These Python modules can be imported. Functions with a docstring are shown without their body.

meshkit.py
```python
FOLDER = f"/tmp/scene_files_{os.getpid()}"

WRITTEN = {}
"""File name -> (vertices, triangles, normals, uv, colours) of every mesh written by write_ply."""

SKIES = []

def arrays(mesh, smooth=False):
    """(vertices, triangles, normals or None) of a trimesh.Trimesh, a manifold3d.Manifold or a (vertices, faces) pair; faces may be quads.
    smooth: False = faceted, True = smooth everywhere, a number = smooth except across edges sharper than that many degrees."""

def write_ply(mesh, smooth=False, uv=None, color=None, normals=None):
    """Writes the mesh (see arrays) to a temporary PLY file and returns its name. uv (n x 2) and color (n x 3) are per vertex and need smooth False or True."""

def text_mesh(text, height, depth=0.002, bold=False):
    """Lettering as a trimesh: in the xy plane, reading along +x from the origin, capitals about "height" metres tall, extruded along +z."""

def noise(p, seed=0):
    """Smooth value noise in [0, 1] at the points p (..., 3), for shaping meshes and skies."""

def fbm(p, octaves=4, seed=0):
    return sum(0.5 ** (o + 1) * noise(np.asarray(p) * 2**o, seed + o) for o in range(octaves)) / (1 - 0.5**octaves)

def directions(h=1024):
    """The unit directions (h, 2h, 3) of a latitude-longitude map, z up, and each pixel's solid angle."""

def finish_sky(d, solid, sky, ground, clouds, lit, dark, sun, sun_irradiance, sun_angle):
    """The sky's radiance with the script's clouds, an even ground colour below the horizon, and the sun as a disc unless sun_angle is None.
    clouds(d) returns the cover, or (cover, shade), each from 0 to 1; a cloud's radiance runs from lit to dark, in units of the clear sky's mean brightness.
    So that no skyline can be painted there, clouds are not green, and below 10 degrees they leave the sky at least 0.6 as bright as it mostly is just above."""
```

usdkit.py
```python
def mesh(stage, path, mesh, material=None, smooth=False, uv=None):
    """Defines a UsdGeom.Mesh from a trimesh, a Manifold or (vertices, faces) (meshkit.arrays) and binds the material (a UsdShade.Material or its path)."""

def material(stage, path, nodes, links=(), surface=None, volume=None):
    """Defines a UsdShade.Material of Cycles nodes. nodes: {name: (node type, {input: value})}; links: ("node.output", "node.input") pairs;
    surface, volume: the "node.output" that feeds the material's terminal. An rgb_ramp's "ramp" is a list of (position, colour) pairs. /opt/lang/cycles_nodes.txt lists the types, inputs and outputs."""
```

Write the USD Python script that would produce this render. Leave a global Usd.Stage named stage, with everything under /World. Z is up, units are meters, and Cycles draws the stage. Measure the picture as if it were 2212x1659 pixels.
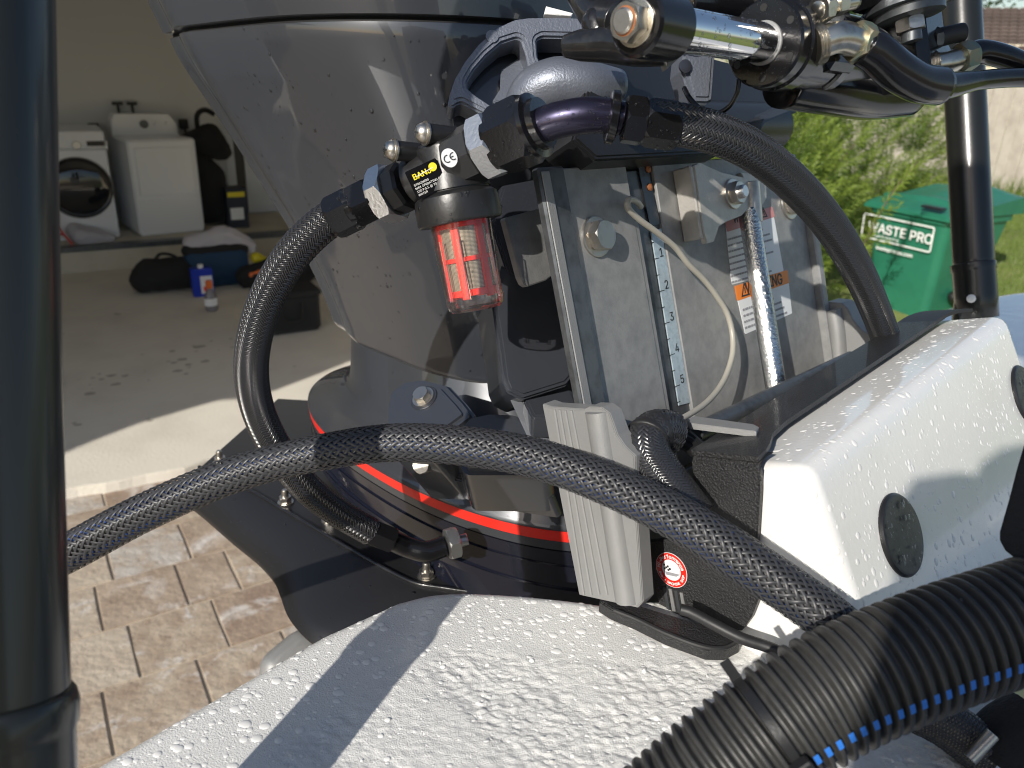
import math, random
import numpy as np, trimesh, usdkit, meshkit
import manifold3d as m3
from shapely.geometry import Polygon, Point, LineString
from shapely import affinity, union_all
from pxr import Usd, UsdGeom, UsdLux, UsdShade, Gf, Sdf

random.seed(7); rng = np.random.default_rng(7)
stage = Usd.Stage.CreateInMemory()
UsdGeom.SetStageUpAxis(stage, UsdGeom.Tokens.z); UsdGeom.SetStageMetersPerUnit(stage, 1.0)
UsdGeom.Xform.Define(stage, '/World'); UsdGeom.Scope.Define(stage, '/World/Looks')

# ------------------------------------------------------------------ camera, sky, sun
FPX = 1666.0; CU, CV = 1106.0, 829.5                 # measured on a 2212 x 1659 view of the photograph
_up = np.array([156., 3970., -1666.]); _up /= np.linalg.norm(_up)
_fw = np.array([0, 0, 1.]) - _up * _up[2]; _fw /= np.linalg.norm(_fw)
_rt = np.cross(_fw, _up); _rt *= np.sign(_rt[0])
R = np.array([_rt, _fw, _up])                        # camera (x right, y up, z forward) -> world
C = np.array([0, 0, 2.0])
cam = UsdGeom.Camera.Define(stage, '/World/camera')
cx, cy, cz = R[:, 0], R[:, 1], R[:, 2]
M = Gf.Matrix4d(*cx, 0, *cy, 0, *(-cz), 0, *C, 1)
cam.AddTransformOp().Set(M)
cam.CreateFocalLengthAttr(4.25); cam.CreateHorizontalApertureAttr(2212 / FPX * 4.25); cam.CreateVerticalApertureAttr(1659 / FPX * 4.25)
cam.CreateClippingRangeAttr(Gf.Vec2f(0.02, 500))
cam.CreateFStopAttr(1.8); cam.CreateFocusDistanceAttr(0.54)
cam.CreateExposureAttr(0.2)

SUN = R @ np.array([-.445, .182, -.879]); SUN /= np.linalg.norm(SUN)
SUN_EL = math.asin(SUN[2]); SUN_ROT = math.atan2(SUN[0], SUN[1])
dome = UsdLux.DomeLight.Define(stage, '/World/sky')
dome.GetPrim().SetCustomDataByKey('kind', 'structure')
sky = usdkit.material(stage, '/World/Looks/sky_look', {
    's': ('sky_texture', {'sky_type': 'single_scattering', 'sun_disc': False, 'sun_elevation': SUN_EL, 'sun_rotation': SUN_ROT, 'altitude': 10., 'aerosol_density': 1.0}),
    'b': ('background_shader', {'strength': 0.10})}, [('s.color', 'b.color')], surface='b.background')
UsdShade.MaterialBindingAPI.Apply(dome.GetPrim()).Bind(sky)
sun = UsdLux.DistantLight.Define(stage, '/World/sun')
sun.CreateNormalizeAttr(True); sun.CreateIntensityAttr(1.1); sun.CreateAngleAttr(0.53); sun.CreateColorAttr(Gf.Vec3f(1.0, 0.95, 0.87))
_z = SUN; _x = np.cross([0, 0, 1.], _z); _x /= np.linalg.norm(_x); _y = np.cross(_z, _x)
sun.AddTransformOp().Set(Gf.Matrix4d(*_x, 0, *_y, 0, *_z, 0, 0, 0, 10, 1))

# ------------------------------------------------------------------ helpers
def W(c): return C + R @ np.asarray(c, float)
def P(u, v, d): return W([(u - CU) / FPX * d, -(v - CV) / FPX * d, d])
def ray(u, v): return R @ np.array([(u - CU) / FPX, -(v - CV) / FPX, 1.])
def G(u, v, z=0.):
    r = ray(u, v); return C + r * ((z - C[2]) / r[2])
def on(u, v, p0, n):
    r = ray(u, v); return C + r * ((p0 - C) @ n) / (r @ n)
def pix(p):
    c = R.T @ (np.asarray(p, float) - C); return CU + FPX * c[0] / c[2], CV - FPX * c[1] / c[2], c[2]
def unit(a): a = np.asarray(a, float); return a / np.linalg.norm(a)
T = unit(R @ np.array([.716, .227, .66])); V = R @ np.array([-.19, .973, -.13]); V = unit(V - T * (V @ T)); N = np.cross(T, V)
J0 = P(1441.4, 700.9, .6015)
def J(t, v, n): return J0 + T * t + V * v + N * n    # frame of the jack plate: across the boat, up the plate, towards the bow
def jc(p): q = np.asarray(p) - J0; return np.array([q @ T, q @ V, q @ N])
Zu = np.array([0, 0, 1.]); Nh = unit(N - Zu * N[2]); Th = unit(T - Zu * T[2])

names = {}
def free(parent, name):
    k = (parent, name); n = names.get(k, 0); names[k] = n + 1
    return f'{parent}/{name}' if n == 0 else f'{parent}/{name}_{n:03d}'
def tag(prim, label=None, cat=None, group=None, kind=None):
    p = prim.GetPrim() if hasattr(prim, 'GetPrim') else prim
    for k, v in (('label', label), ('category', cat), ('group', group), ('kind', kind)):
        if v: p.SetCustomDataByKey(k, v)
    return p
class Thing:
    def __init__(s, name, label, cat, loc, group=None, kind=None):
        s.path = free('/World', name); s.loc = np.asarray(loc, float)
        x = UsdGeom.Xform.Define(stage, s.path); x.AddTranslateOp().Set(Gf.Vec3d(*s.loc)); s.prim = x.GetPrim()
        tag(s.prim, label, cat, group, kind)
def fix(m):
    if isinstance(m, trimesh.Trimesh): m.merge_vertices()
    return m
def mesh_prim(path, m, mat, smooth, shift):
    if hasattr(m, 'to_mesh'):
        q = m.to_mesh(); m = trimesh.Trimesh(q.vert_properties[:, :3], q.tri_verts, process=False)
    m = trimesh.Trimesh(np.asarray(m.vertices) - shift, m.faces, process=False); m.remove_unreferenced_vertices()
    return usdkit.mesh(stage, path, m, MAT[mat], smooth=smooth)
def part(parent, name, m, mat, smooth=35, label=None, kind=None):
    """One mesh under a thing (a Thing) or under a part (a path)."""
    base, loc = (parent.path, parent.loc) if isinstance(parent, Thing) else parent
    path = free(base, name); p = mesh_prim(path, m, mat, smooth, loc)
    tag(p, label, None, None, kind)
    return (path, loc)
def single(name, m, mat, label=None, cat=None, group=None, kind=None, smooth=35):
    path = free('/World', name); p = mesh_prim(path, m, mat, smooth, np.zeros(3)); tag(p, label, cat, group, kind)
    return (path, np.zeros(3))
def cat(*ms):
    out = []
    for m in ms:
        if isinstance(m, (list, tuple)): out += list(m)
        else: out.append(m)
    return trimesh.util.concatenate(out)

def spline(pts, per=10):
    pts = np.asarray(pts, float)
    a = np.vstack([2 * pts[0] - pts[1], pts, 2 * pts[-1] - pts[-2]]); out = []
    for i in range(1, len(a) - 2):
        p0, p1, p2, p3 = a[i - 1:i + 3]
        d = [max(np.linalg.norm(x[:3]) ** .5, 1e-5) for x in (p1 - p0, p2 - p1, p3 - p2)]
        m1 = (p1 - p0) / d[0] - (p2 - p0) / (d[0] + d[1]) + (p2 - p1) / d[1]; m2 = (p2 - p1) / d[1] - (p3 - p1) / (d[1] + d[2]) + (p3 - p2) / d[2]
        m1 *= d[1]; m2 *= d[1]
        for t in np.linspace(0, 1, per, endpoint=False):
            out.append(p1 * (2*t**3 - 3*t**2 + 1) + m1 * (t**3 - 2*t**2 + t) + p2 * (-2*t**3 + 3*t**2) + m2 * (t**3 - t**2))
    out.append(pts[-1]); return np.array(out)
def resample(path, step):
    s = np.r_[0, np.cumsum(np.linalg.norm(np.diff(path[:, :3], axis=0), axis=1))]; n = max(2, int(s[-1] / step) + 1)
    x = np.linspace(0, s[-1], n); return np.stack([np.interp(x, s, path[:, k]) for k in range(path.shape[1])], 1), x
def frames(path):
    t = np.gradient(path, axis=0); t /= np.linalg.norm(t, axis=1, keepdims=True)
    ref = np.array([0, 0, 1.]) if abs(t[0][2]) < .9 else np.array([1., 0, 0])
    a = np.cross(t[0], ref); a /= np.linalg.norm(a); A = [a]
    for i in range(1, len(path)):
        a = A[-1] - t[i] * (A[-1] @ t[i]); A.append(a / np.linalg.norm(a))
    A = np.array(A); B = np.cross(t, A); return t, A, B
def sweep(path, rad, seg=16, caps=True):
    """Tube along path; rad a number, one per point, or an (n, seg) array."""
    path = np.asarray(path, float); n = len(path); t, A, B = frames(path)
    th = np.linspace(0, 2 * np.pi, seg, endpoint=False); rad = np.asarray(rad, float)
    if rad.ndim == 0: rad = np.full((n, seg), rad)
    elif rad.ndim == 1: rad = np.repeat(rad[:, None], seg, 1)
    v = path[:, None] + rad[..., None] * (A[:, None] * np.cos(th)[None, :, None] + B[:, None] * np.sin(th)[None, :, None])
    v = v.reshape(-1, 3); i, j = np.meshgrid(np.arange(n - 1), np.arange(seg), indexing='ij'); j2 = (j + 1) % seg
    a, b, c, d = i * seg + j, i * seg + j2, (i + 1) * seg + j2, (i + 1) * seg + j
    f = np.vstack([np.stack([a, b, c], -1).reshape(-1, 3), np.stack([a, c, d], -1).reshape(-1, 3)])
    if caps:
        k = len(v); v = np.vstack([v, path[0], path[-1]]); jj = np.arange(seg); j2 = (jj + 1) % seg
        f = np.vstack([f, np.stack([np.full(seg, k), j2, jj], 1), np.stack([np.full(seg, k + 1), (n - 1) * seg + jj, (n - 1) * seg + j2], 1)])
    m = trimesh.Trimesh(v, f, process=False)
    if caps and m.volume < 0: m.invert()
    return m
def tube(pts, r, seg=16, per=8, step=None, caps=True):
    p = spline(pts, per)
    if step: p, _ = resample(p, step)
    if np.ndim(r): r = np.interp(np.linspace(0, 1, len(p)), np.linspace(0, 1, len(r)), r)
    return sweep(p, r, seg, caps)
def basis(n):
    n = unit(n); a = np.array([0, 0, 1.]) if abs(n[2]) < .9 else np.array([1., 0, 0]); x = unit(np.cross(a, n)); return x, np.cross(n, x), n
def lathe(p0, axis, prof, seg=32, rot=0.):
    """prof: (height, radius) pairs along the axis from p0."""
    x, y, z = basis(axis); th = np.linspace(0, 2 * np.pi, seg, endpoint=False) + rot
    prof = [tuple(q) for q in prof]
    if prof[0][1] > 1e-9: prof = [(prof[0][0], 0)] + prof
    if prof[-1][1] > 1e-9: prof = prof + [(prof[-1][0], 0)]
    v, idx = [], []
    for h, r in prof:
        if r < 1e-9: idx.append([len(v)] * seg); v.append(p0 + z * h)
        else:
            idx.append(list(range(len(v), len(v) + seg))); v += list(p0 + z * h + r * (np.outer(np.cos(th), x) + np.outer(np.sin(th), y)))
    f = []
    for a, b in zip(idx, idx[1:]):
        for j in range(seg):
            k = (j + 1) % seg
            if a[j] != a[k]: f.append([a[j], a[k], b[k] if b[j] != b[k] else b[j]])
            if b[j] != b[k]: f.append([a[j] if a[j] != a[k] else a[j], b[k], b[j]])
    m = trimesh.Trimesh(np.array(v), np.array(f), process=False)
    if m.volume < 0: m.invert()
    return m
def cyl(p0, p1, r, seg=24, c=None, r1=None):
    p0, p1 = np.asarray(p0, float), np.asarray(p1, float); L = np.linalg.norm(p1 - p0); r1 = r if r1 is None else r1
    c = min(r, L / 2) * .08 if c is None else c
    return lathe(p0, p1 - p0, [(0, r - c), (c, r), (L - c, r1), (L, r1 - c)], seg)
def hexn(p0, axis, h, r, c=None, rot=0.):
    """Hexagon head or nut with chamfered corners."""
    c = h * .16 if c is None else c
    x, y, z = basis(axis)
    a = lathe(np.zeros(3), [0, 0, 1.], [(0, r), (h, r)], 6, rot); b = lathe(np.zeros(3), [0, 0, 1.], [(-h*.01, r * .9), (c, r * 1.01), (h - c, r * 1.01), (h*1.01, r * .88)], 36)
    mm = to_m(a) ^ to_m(b); q = from_m(mm)
    q.vertices = p0 + q.vertices @ np.array([x, y, z]); return q
def to_m(m): m = m.copy(); m.merge_vertices(); return m3.Manifold(m3.Mesh(np.asarray(m.vertices, np.float32), np.asarray(m.faces, np.uint32)))
def from_m(q): q = q.to_mesh(); return trimesh.Trimesh(np.asarray(q.vert_properties[:, :3], float), q.tri_verts, process=False)
def place(m, o, ex, ey, ez):
    m = m.copy(); v = np.asarray(m.vertices); m.vertices = o + np.outer(v[:, 0], ex) + np.outer(v[:, 1], ey) + np.outer(v[:, 2], ez)
    if np.dot(np.cross(ex, ey), ez) < 0: m.invert()
    return m
def box(o, ex, ey, ez, lo, hi, c=.0):
    """Box in the frame (ex, ey, ez) at o from lo to hi, edges chamfered by c."""
    lo, hi = np.asarray(lo, float), np.asarray(hi, float)
    if c <= 0: m = trimesh.creation.box(extents=hi - lo); m.apply_translation((lo + hi) / 2)
    else:
        pts = []
        for s in np.ndindex(2, 2, 2):
            q = np.where(np.array(s), hi, lo); d = np.where(np.array(s), -c, c)
            for k in range(3): w = q + d; w[k] = q[k]; pts.append(w)
        m = trimesh.convex.convex_hull(np.array(pts))
    return place(m, np.asarray(o, float), ex, ey, ez)
X, Y = np.array([1., 0, 0]), np.array([0, 1., 0])
def wbox(lo, hi, c=0.): return box(np.zeros(3), X, Y, Zu, lo, hi, c)
def extr(poly, h, c=0.):
    """Shapely polygon extruded from z=0 down to -h with a two-step eased front edge."""
    def one(g, a, b):
        m = trimesh.creation.extrude_polygon(g, b - a, engine='earcut'); m.apply_translation([0, 0, a]); return m
    def many(g, a, b): return [one(x, a, b) for x in getattr(g, 'geoms', [g]) if x.area > 1e-9]
    if c <= 0: return cat(many(poly, -h, 0))
    return cat(many(poly, -h, -c), many(poly.buffer(-c * .35), -c * 1.001, -c * .35), many(poly.buffer(-c), -c * .352, 0))
def slab(px, p0, n, thick, holes=(), c=.0008, rnd=0.):
    """Outline given as seen from the camera, laid in the plane (p0, n) in the scene and given real thickness behind it."""
    n = unit(n);
    if n @ (C - p0) < 0: n = -n
    x, y, _ = basis(n); to2 = lambda q: [((on(u, v, p0, n) - p0) @ x, (on(u, v, p0, n) - p0) @ y) for u, v in q]
    poly = Polygon(to2(px), [to2(h) for h in holes]).buffer(0)
    if rnd: poly = poly.buffer(-rnd).buffer(2 * rnd).buffer(-rnd)
    return place(extr(poly, thick, c), p0, x, y, n)
def text(s, h, o, ex, ey, bold=False, depth=.0002, center=False):
    m = meshkit.text_mesh(s, h, depth, bold)
    if center: m.apply_translation([-(m.bounds[0][0] + m.bounds[1][0]) / 2, -h / 2, 0])
    ez = np.cross(ex, ey); return place(m, np.asarray(o, float), ex, ey, ez)
def drops(m, n, r0, r1, keep=None, flat=.42, seed=3, face=None):
    """Water beads: shallow caps standing on a mesh."""
    g = np.random.default_rng(seed); m = trimesh.Trimesh(m.vertices, m.faces, process=False)
    np.random.seed(seed); p, fi = trimesh.sample.sample_surface(m, n * 4, seed=seed); nn = m.face_normals[fi]
    see = ((C - p) * nn).sum(1) > .05 * np.linalg.norm(C - p, axis=1)
    if face is not None: see &= (nn @ unit(face)) > .3
    if keep is not None: see &= keep(p)
    p, nn = p[see][:n], nn[see][:n]; k = len(p)
    r = r0 + (r1 - r0) * g.random(k) ** 3.5
    a = np.where(np.abs(nn[:, 2:3]) < .9, [[0, 0, 1.]], [[1., 0, 0]]); x = np.cross(a, nn); x /= np.linalg.norm(x, axis=1, keepdims=True); y = np.cross(nn, x)
    st = 1 + .35 * g.random(k); rings = [(1., -.12), (.93, .35), (.6, .8)]; th = np.linspace(0, 2 * np.pi, 9, endpoint=False); vs = []
    wob = 1 + .12 * (g.random((k, 9)) - .5)
    for rr, hh in rings:
        for q, t in enumerate(th):
            vs.append(p + (r * rr * wob[:, q] * math.cos(t))[:, None] * x + (r * rr * st * wob[:, q] * math.sin(t))[:, None] * y + (r * hh * flat)[:, None] * nn)
    vs.append(p + (r * flat)[:, None] * nn); vs = np.stack(vs, 1); f = []
    for a_ in range(2):
        for j in range(9):
            j2 = (j + 1) % 9; b0, b1 = a_ * 9, a_ * 9 + 9; f += [[b0 + j, b0 + j2, b1 + j2], [b0 + j, b1 + j2, b1 + j]]
    f += [[18 + j, 18 + (j + 1) % 9, 27] for j in range(9)]; f = np.array(f)
    return trimesh.Trimesh(vs.reshape(-1, 3), (f[None] + 28 * np.arange(k)[:, None, None]).reshape(-1, 3), process=False)
def braid(path, R_, n, pitch, width, amp, step=.0016, per=1, gap=.15, thick=.0004, keep_side=True):
    """Woven sleeve: n strands each way, two over and two under, each of `per` yarns."""
    path, s = resample(np.asarray(path, float)[:, :3], step); t, A, B = frames(path)
    Rr = np.interp(np.linspace(0, 1, len(path)), np.linspace(0, 1, len(np.atleast_1d(R_))), np.atleast_1d(R_)) if np.ndim(R_) else np.full(len(path), R_)
    vs, fs, off = [], [], 0; view = C - path; view /= np.linalg.norm(view, axis=1, keepdims=True)
    for d in (1, -1):
        for i in range(n):
            for y in range(per):
                fr = ((y + .5) / per - .5)
                th0 = 2 * np.pi * i / n + d * 2 * np.pi * s / pitch
                b = n * (th0 + d * 2 * np.pi * s / pitch) / (2 * np.pi) if d == 1 else n * (th0 - 2 * np.pi * s / pitch) / (2 * np.pi)
                ph = (i + b) if d == 1 else (b + i)
                hgt = d * amp * np.clip(1.35 * np.sin(2 * np.pi * (ph + .5) / 4), -1, 1)
                rows = []
                w = width / per * (1 - gap)
                for e, up_ in ((-.5, 0.), (-.25, .75), (0, 1.), (.25, .75), (.5, 0.)):
                    lat = (fr * width + e * w)                      # across the strand, mostly round the sleeve
                    th = th0 + lat / Rr; r = Rr + hgt + up_ * thick
                    rows.append(path + r[:, None] * (A * np.cos(th)[:, None] + B * np.sin(th)[:, None]))
                v = np.stack(rows, 1); m_ = v.shape[1]; L = len(path)
                ii, jj = np.meshgrid(np.arange(L - 1), np.arange(m_ - 1), indexing='ij'); a_ = ii * m_ + jj
                q = np.stack([a_, a_ + 1, a_ + m_ + 1, a_ + m_], -1).reshape(-1, 4)
                nrm = (A * np.cos(th0)[:, None] + B * np.sin(th0)[:, None]); vis = (nrm * view).sum(1) > -.35
                if keep_side: q = q[np.repeat(vis[:-1], m_ - 1)]
                fs.append(np.vstack([q[:, [0, 1, 2]], q[:, [0, 2, 3]]]) + off); vs.append(v.reshape(-1, 3)); off += L * m_
    return trimesh.Trimesh(np.vstack(vs), np.vstack(fs), process=False)

# ------------------------------------------------------------------ materials
MAT = {}
def plain(name, col, rough=.5, metal=0., spec=.5, coat=0., coat_rough=.05, bump=None, vary=None, trans=0., ior=1.5, extra=None):
    """vary: (scale, second colour, low, high[, detail]); bump: (scale, distance[, detail])."""
    n = {'p': ('principled_bsdf', {'base_color': col, 'roughness': rough, 'metallic': metal, 'specular_ior_level': spec, 'coat_weight': coat, 'coat_roughness': coat_rough, 'transmission_weight': trans, 'ior': ior}), 'g': ('geometry', {})}
    l = []
    if vary:
        n['vn'] = ('noise_texture', {'scale': vary[0], 'detail': 5. if len(vary) < 5 else vary[4], 'roughness': .6}); n['vm'] = ('map_range', {'from_min': vary[2], 'from_max': vary[3]}); n['vc'] = ('mix', {'color1': col, 'color2': vary[1]})
        l += [('g.position', 'vn.vector'), ('vn.fac', 'vm.value'), ('vm.result', 'vc.fac'), ('vc.color', 'p.base_color')]
    if bump:
        n['bn'] = ('noise_texture', {'scale': bump[0], 'detail': 3. if len(bump) < 3 else bump[2], 'roughness': .55}); n['bb'] = ('bump', {'distance': bump[1], 'strength': 1.0})
        l += [('g.position', 'bn.vector'), ('bn.fac', 'bb.height'), ('bb.normal', 'p.normal')]
    if extra: n.update(extra[0]); l += extra[1]
    MAT[name] = usdkit.material(stage, '/World/Looks/' + name, n, l, surface='p.BSDF'); return MAT[name]
plain('gelcoat', (.78, .77, .74), .18, coat=.5, bump=(260, .00012), vary=(9, (.70, .69, .65), .5, .8))
plain('gelcoat_deck', (.72, .71, .68), .34, coat=.35, bump=(1100, .0005), vary=(14, (.62, .615, .60), .5, .8))
plain('water', (.75, .74, .715), .06, spec=.4, trans=0.0, ior=1.33)
MAT['water_clear'] = usdkit.material(stage, '/World/Looks/water_clear', {'t': ('transparent_bsdf', {'color': (.94, .95, .96)}), 'g': ('glossy_bsdf', {'color': (1, 1, 1), 'roughness': .03}), 'f': ('layer_weight', {'blend': .32}), 'm': ('mix_closure', {})},
    [('f.fresnel', 'm.fac'), ('t.BSDF', 'm.closure1'), ('g.BSDF', 'm.closure2')], surface='m.closure')
plain('motor_grey', (.042, .046, .055), .30, metal=.25, coat=1.0, coat_rough=.025)
plain('motor_dark', (.030, .033, .042), .28, metal=.2, coat=.5, coat_rough=.06, vary=(500, (.04, .043, .054), .5, .8))
plain('motor_navy', (.008, .009, .016), .14, coat=.6)
plain('cast_grey', (.15, .165, .20), .42, metal=.45, coat=.25, coat_rough=.2, bump=(600, .0004))
plain('red_stripe', (.75, .022, .012), .35, coat=.4)
plain('black_gloss', (.006, .006, .007), .17, spec=.45, coat=.15, bump=(500, .00006))
plain('black_paint', (.011, .011, .012), .24, coat=.35, bump=(120, .0003), vary=(60, (.03, .03, .03), .55, .8))
plain('black_plastic', (.014, .014, .015), .36, bump=(400, .0001))
plain('hose_plastic', (.036, .036, .035), .46, bump=(300, .0002), vary=(90, (.055, .053, .05), .5, .8))
plain('black_rubber', (.016, .016, .017), .5, bump=(300, .0001))
plain('black_wrinkle', (.018, .018, .019), .46, coat=.15, bump=(700, .0016))
plain('anodised', (.035, .032, .06), .33, metal=.8, coat=.3)
plain('braid_black', (.022, .022, .024), .24, spec=.8)
plain('sleeve_black', (.036, .037, .041), .42, spec=.5)
plain('pole_black', (.010, .011, .010), .30, coat=.3, coat_rough=.15, bump=(90, .00015))
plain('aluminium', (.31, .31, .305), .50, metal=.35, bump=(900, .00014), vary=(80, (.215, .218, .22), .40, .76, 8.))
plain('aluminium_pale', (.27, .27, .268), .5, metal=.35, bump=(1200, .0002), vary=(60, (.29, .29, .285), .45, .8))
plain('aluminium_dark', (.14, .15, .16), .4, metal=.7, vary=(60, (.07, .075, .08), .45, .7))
plain('stainless', (.56, .53, .48), .36, metal=1., vary=(90, (.42, .38, .33), .5, .8), bump=(700, .0001))
plain('steel_cast', (.46, .44, .405), .42, metal=.4, vary=(60, (.36, .34, .31), .45, .8), bump=(500, .0002))
plain('chrome', (.74, .74, .75), .06, metal=1.)
plain('rod_wet', (.66, .66, .64), .14, metal=1., bump=(420, .0009))
plain('nickel', (.60, .56, .48), .28, metal=1., vary=(150, (.40, .36, .29), .5, .75))
plain('zinc', (.66, .66, .66), .36, metal=1., bump=(500, .0002))
plain('brass_green', (.30, .27, .19), .45, metal=.8, vary=(120, (.20, .27, .23), .45, .6))
plain('rust', (.35, .13, .05), .6, metal=.3)
plain('filter_red', (.85, .035, .02), .35, coat=.3)
plain('mesh_screen', (.36, .32, .22), .4, metal=.3, extra=({'w1': ('wave_texture', {'scale': 400., 'bands_direction': 'x'}), 'w2': ('wave_texture', {'scale': 400., 'bands_direction': 'z'}), 'mu': ('math', {'math_type': 'multiply'}), 'rr': ('rgb_ramp', {'ramp': [(0, (.10, .09, .065)), (.25, (.24, .21, .15)), (.7, (.75, .68, .50)), (1, (.9, .84, .65))]})},
    [('g.position', 'w1.vector'), ('g.position', 'w2.vector'), ('w1.fac', 'mu.value1'), ('w2.fac', 'mu.value2'), ('mu.value', 'rr.fac'), ('rr.color', 'p.base_color')]))
MAT['clear_plastic'] = usdkit.material(stage, '/World/Looks/clear_plastic', {'t': ('transparent_bsdf', {'color': (.97, .95, .95)}), 'g': ('glossy_bsdf', {'color': (1, 1, 1), 'roughness': .05}), 'd': ('diffuse_bsdf', {'color': (.75, .72, .72)}), 'f': ('layer_weight', {'blend': .3}), 'm': ('mix_closure', {}), 'm2': ('mix_closure', {'fac': .03})},
    [('f.fresnel', 'm.fac'), ('t.BSDF', 'm.closure1'), ('g.BSDF', 'm.closure2'), ('m.closure', 'm2.closure1'), ('d.BSDF', 'm2.closure2')], surface='m2.closure')
plain('white_print', (.80, .80, .78), .5)
plain('black_print', (.015, .015, .015), .5)
plain('yellow_print', (.75, .62, .02), .45)
plain('orange_print', (.85, .22, .01), .4)
plain('pink_print', (.62, .26, .25), .45)
plain('grey_print', (.30, .30, .32), .5)
plain('white_sticker', (.78, .79, .80), .38)
plain('ruler', (.46, .55, .60), .32, metal=.3, vary=(220, (.34, .42, .47), .45, .7))
plain('cable_grey', (.36, .34, .29), .36)
plain('blue_cable', (.02, .065, .27), .4)
plain('blue_mark', (.03, .18, .62), .45)
plain('concrete', (.70, .65, .56), .85, bump=(60, .002), vary=(2.2, (.62, .57, .49), .45, .7, 8.))
plain('concrete_step', (.58, .53, .43), .85, vary=(3, (.48, .44, .36), .4, .7))
plain('stain', (.38, .34, .285), .8)
plain('wall_beige', (.70, .71, .72), .9, bump=(40, .001))
plain('ceiling_white', (.82, .81, .78), .9)
plain('stucco', (.62, .55, .42), .9, bump=(50, .004))
plain('appliance_white', (.78, .79, .82), .3, coat=.3)
plain('door_white', (.72, .75, .80), .4)
plain('glass_dark', (.01, .011, .014), .05, coat=.6)
plain('fabric_black', (.012, .012, .013), .85, bump=(200, .002))
plain('fabric_blue', (.012, .045, .10), .85, bump=(200, .002))
plain('cloth_white', (.50, .48, .52), .9, bump=(30, .01))
plain('can_blue', (.012, .04, .42), .35)
plain('orange_plastic', (.75, .16, .03), .4)
plain('bottle_clear', (.35, .33, .36), .15, trans=.5)
plain('red_metal', (.55, .06, .05), .4)
plain('box_navy', (.012, .018, .035), .5)
for i, (a, b) in enumerate([((.43, .345, .265), (.31, .235, .175)), ((.36, .275, .205), (.27, .195, .145)), ((.50, .43, .34), (.41, .335, .26)), ((.38, .305, .235), (.50, .47, .43)), ((.46, .385, .295), (.33, .25, .185))]):
    plain(f'paver_{"abcde"[i]}', a, .78, bump=(28, .008, 6.), vary=(6 + i, b, .36, .64, 9.), extra=({'v2': ('noise_texture', {'scale': 4.5 + i, 'detail': 8., 'roughness': .62, 'distortion': .8}), 'm2': ('map_range', {'from_min': .56, 'from_max': .70}), 'c2': ('mix', {'color2': (.60, .56, .52)})}, [('g.position', 'v2.vector'), ('v2.fac', 'm2.value'), ('m2.result', 'c2.fac'), ('vc.color', 'c2.color1'), ('c2.color', 'p.base_color')]))
plain('joint_sand', (.52, .44, .34), .95, bump=(400, .002))
plain('soil', (.16, .12, .07), .95)
plain('lawn', (.17, .22, .05), .95, bump=(60, .03), vary=(2.5, (.24, .27, .08), .4, .7, 8.))
plain('fence_wood', (.50, .45, .38), .85, vary=(6, (.38, .33, .28), .4, .7), bump=(30, .002))
plain('roof_tile', (.15, .11, .088), .85, vary=(.8, (.10, .072, .058), .4, .7))
plain('roof_trim', (.30, .15, .09), .8)
plain('bin_green', (.022, .165, .098), .42, coat=.12, vary=(5, (.018, .135, .082), .45, .7))
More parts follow.
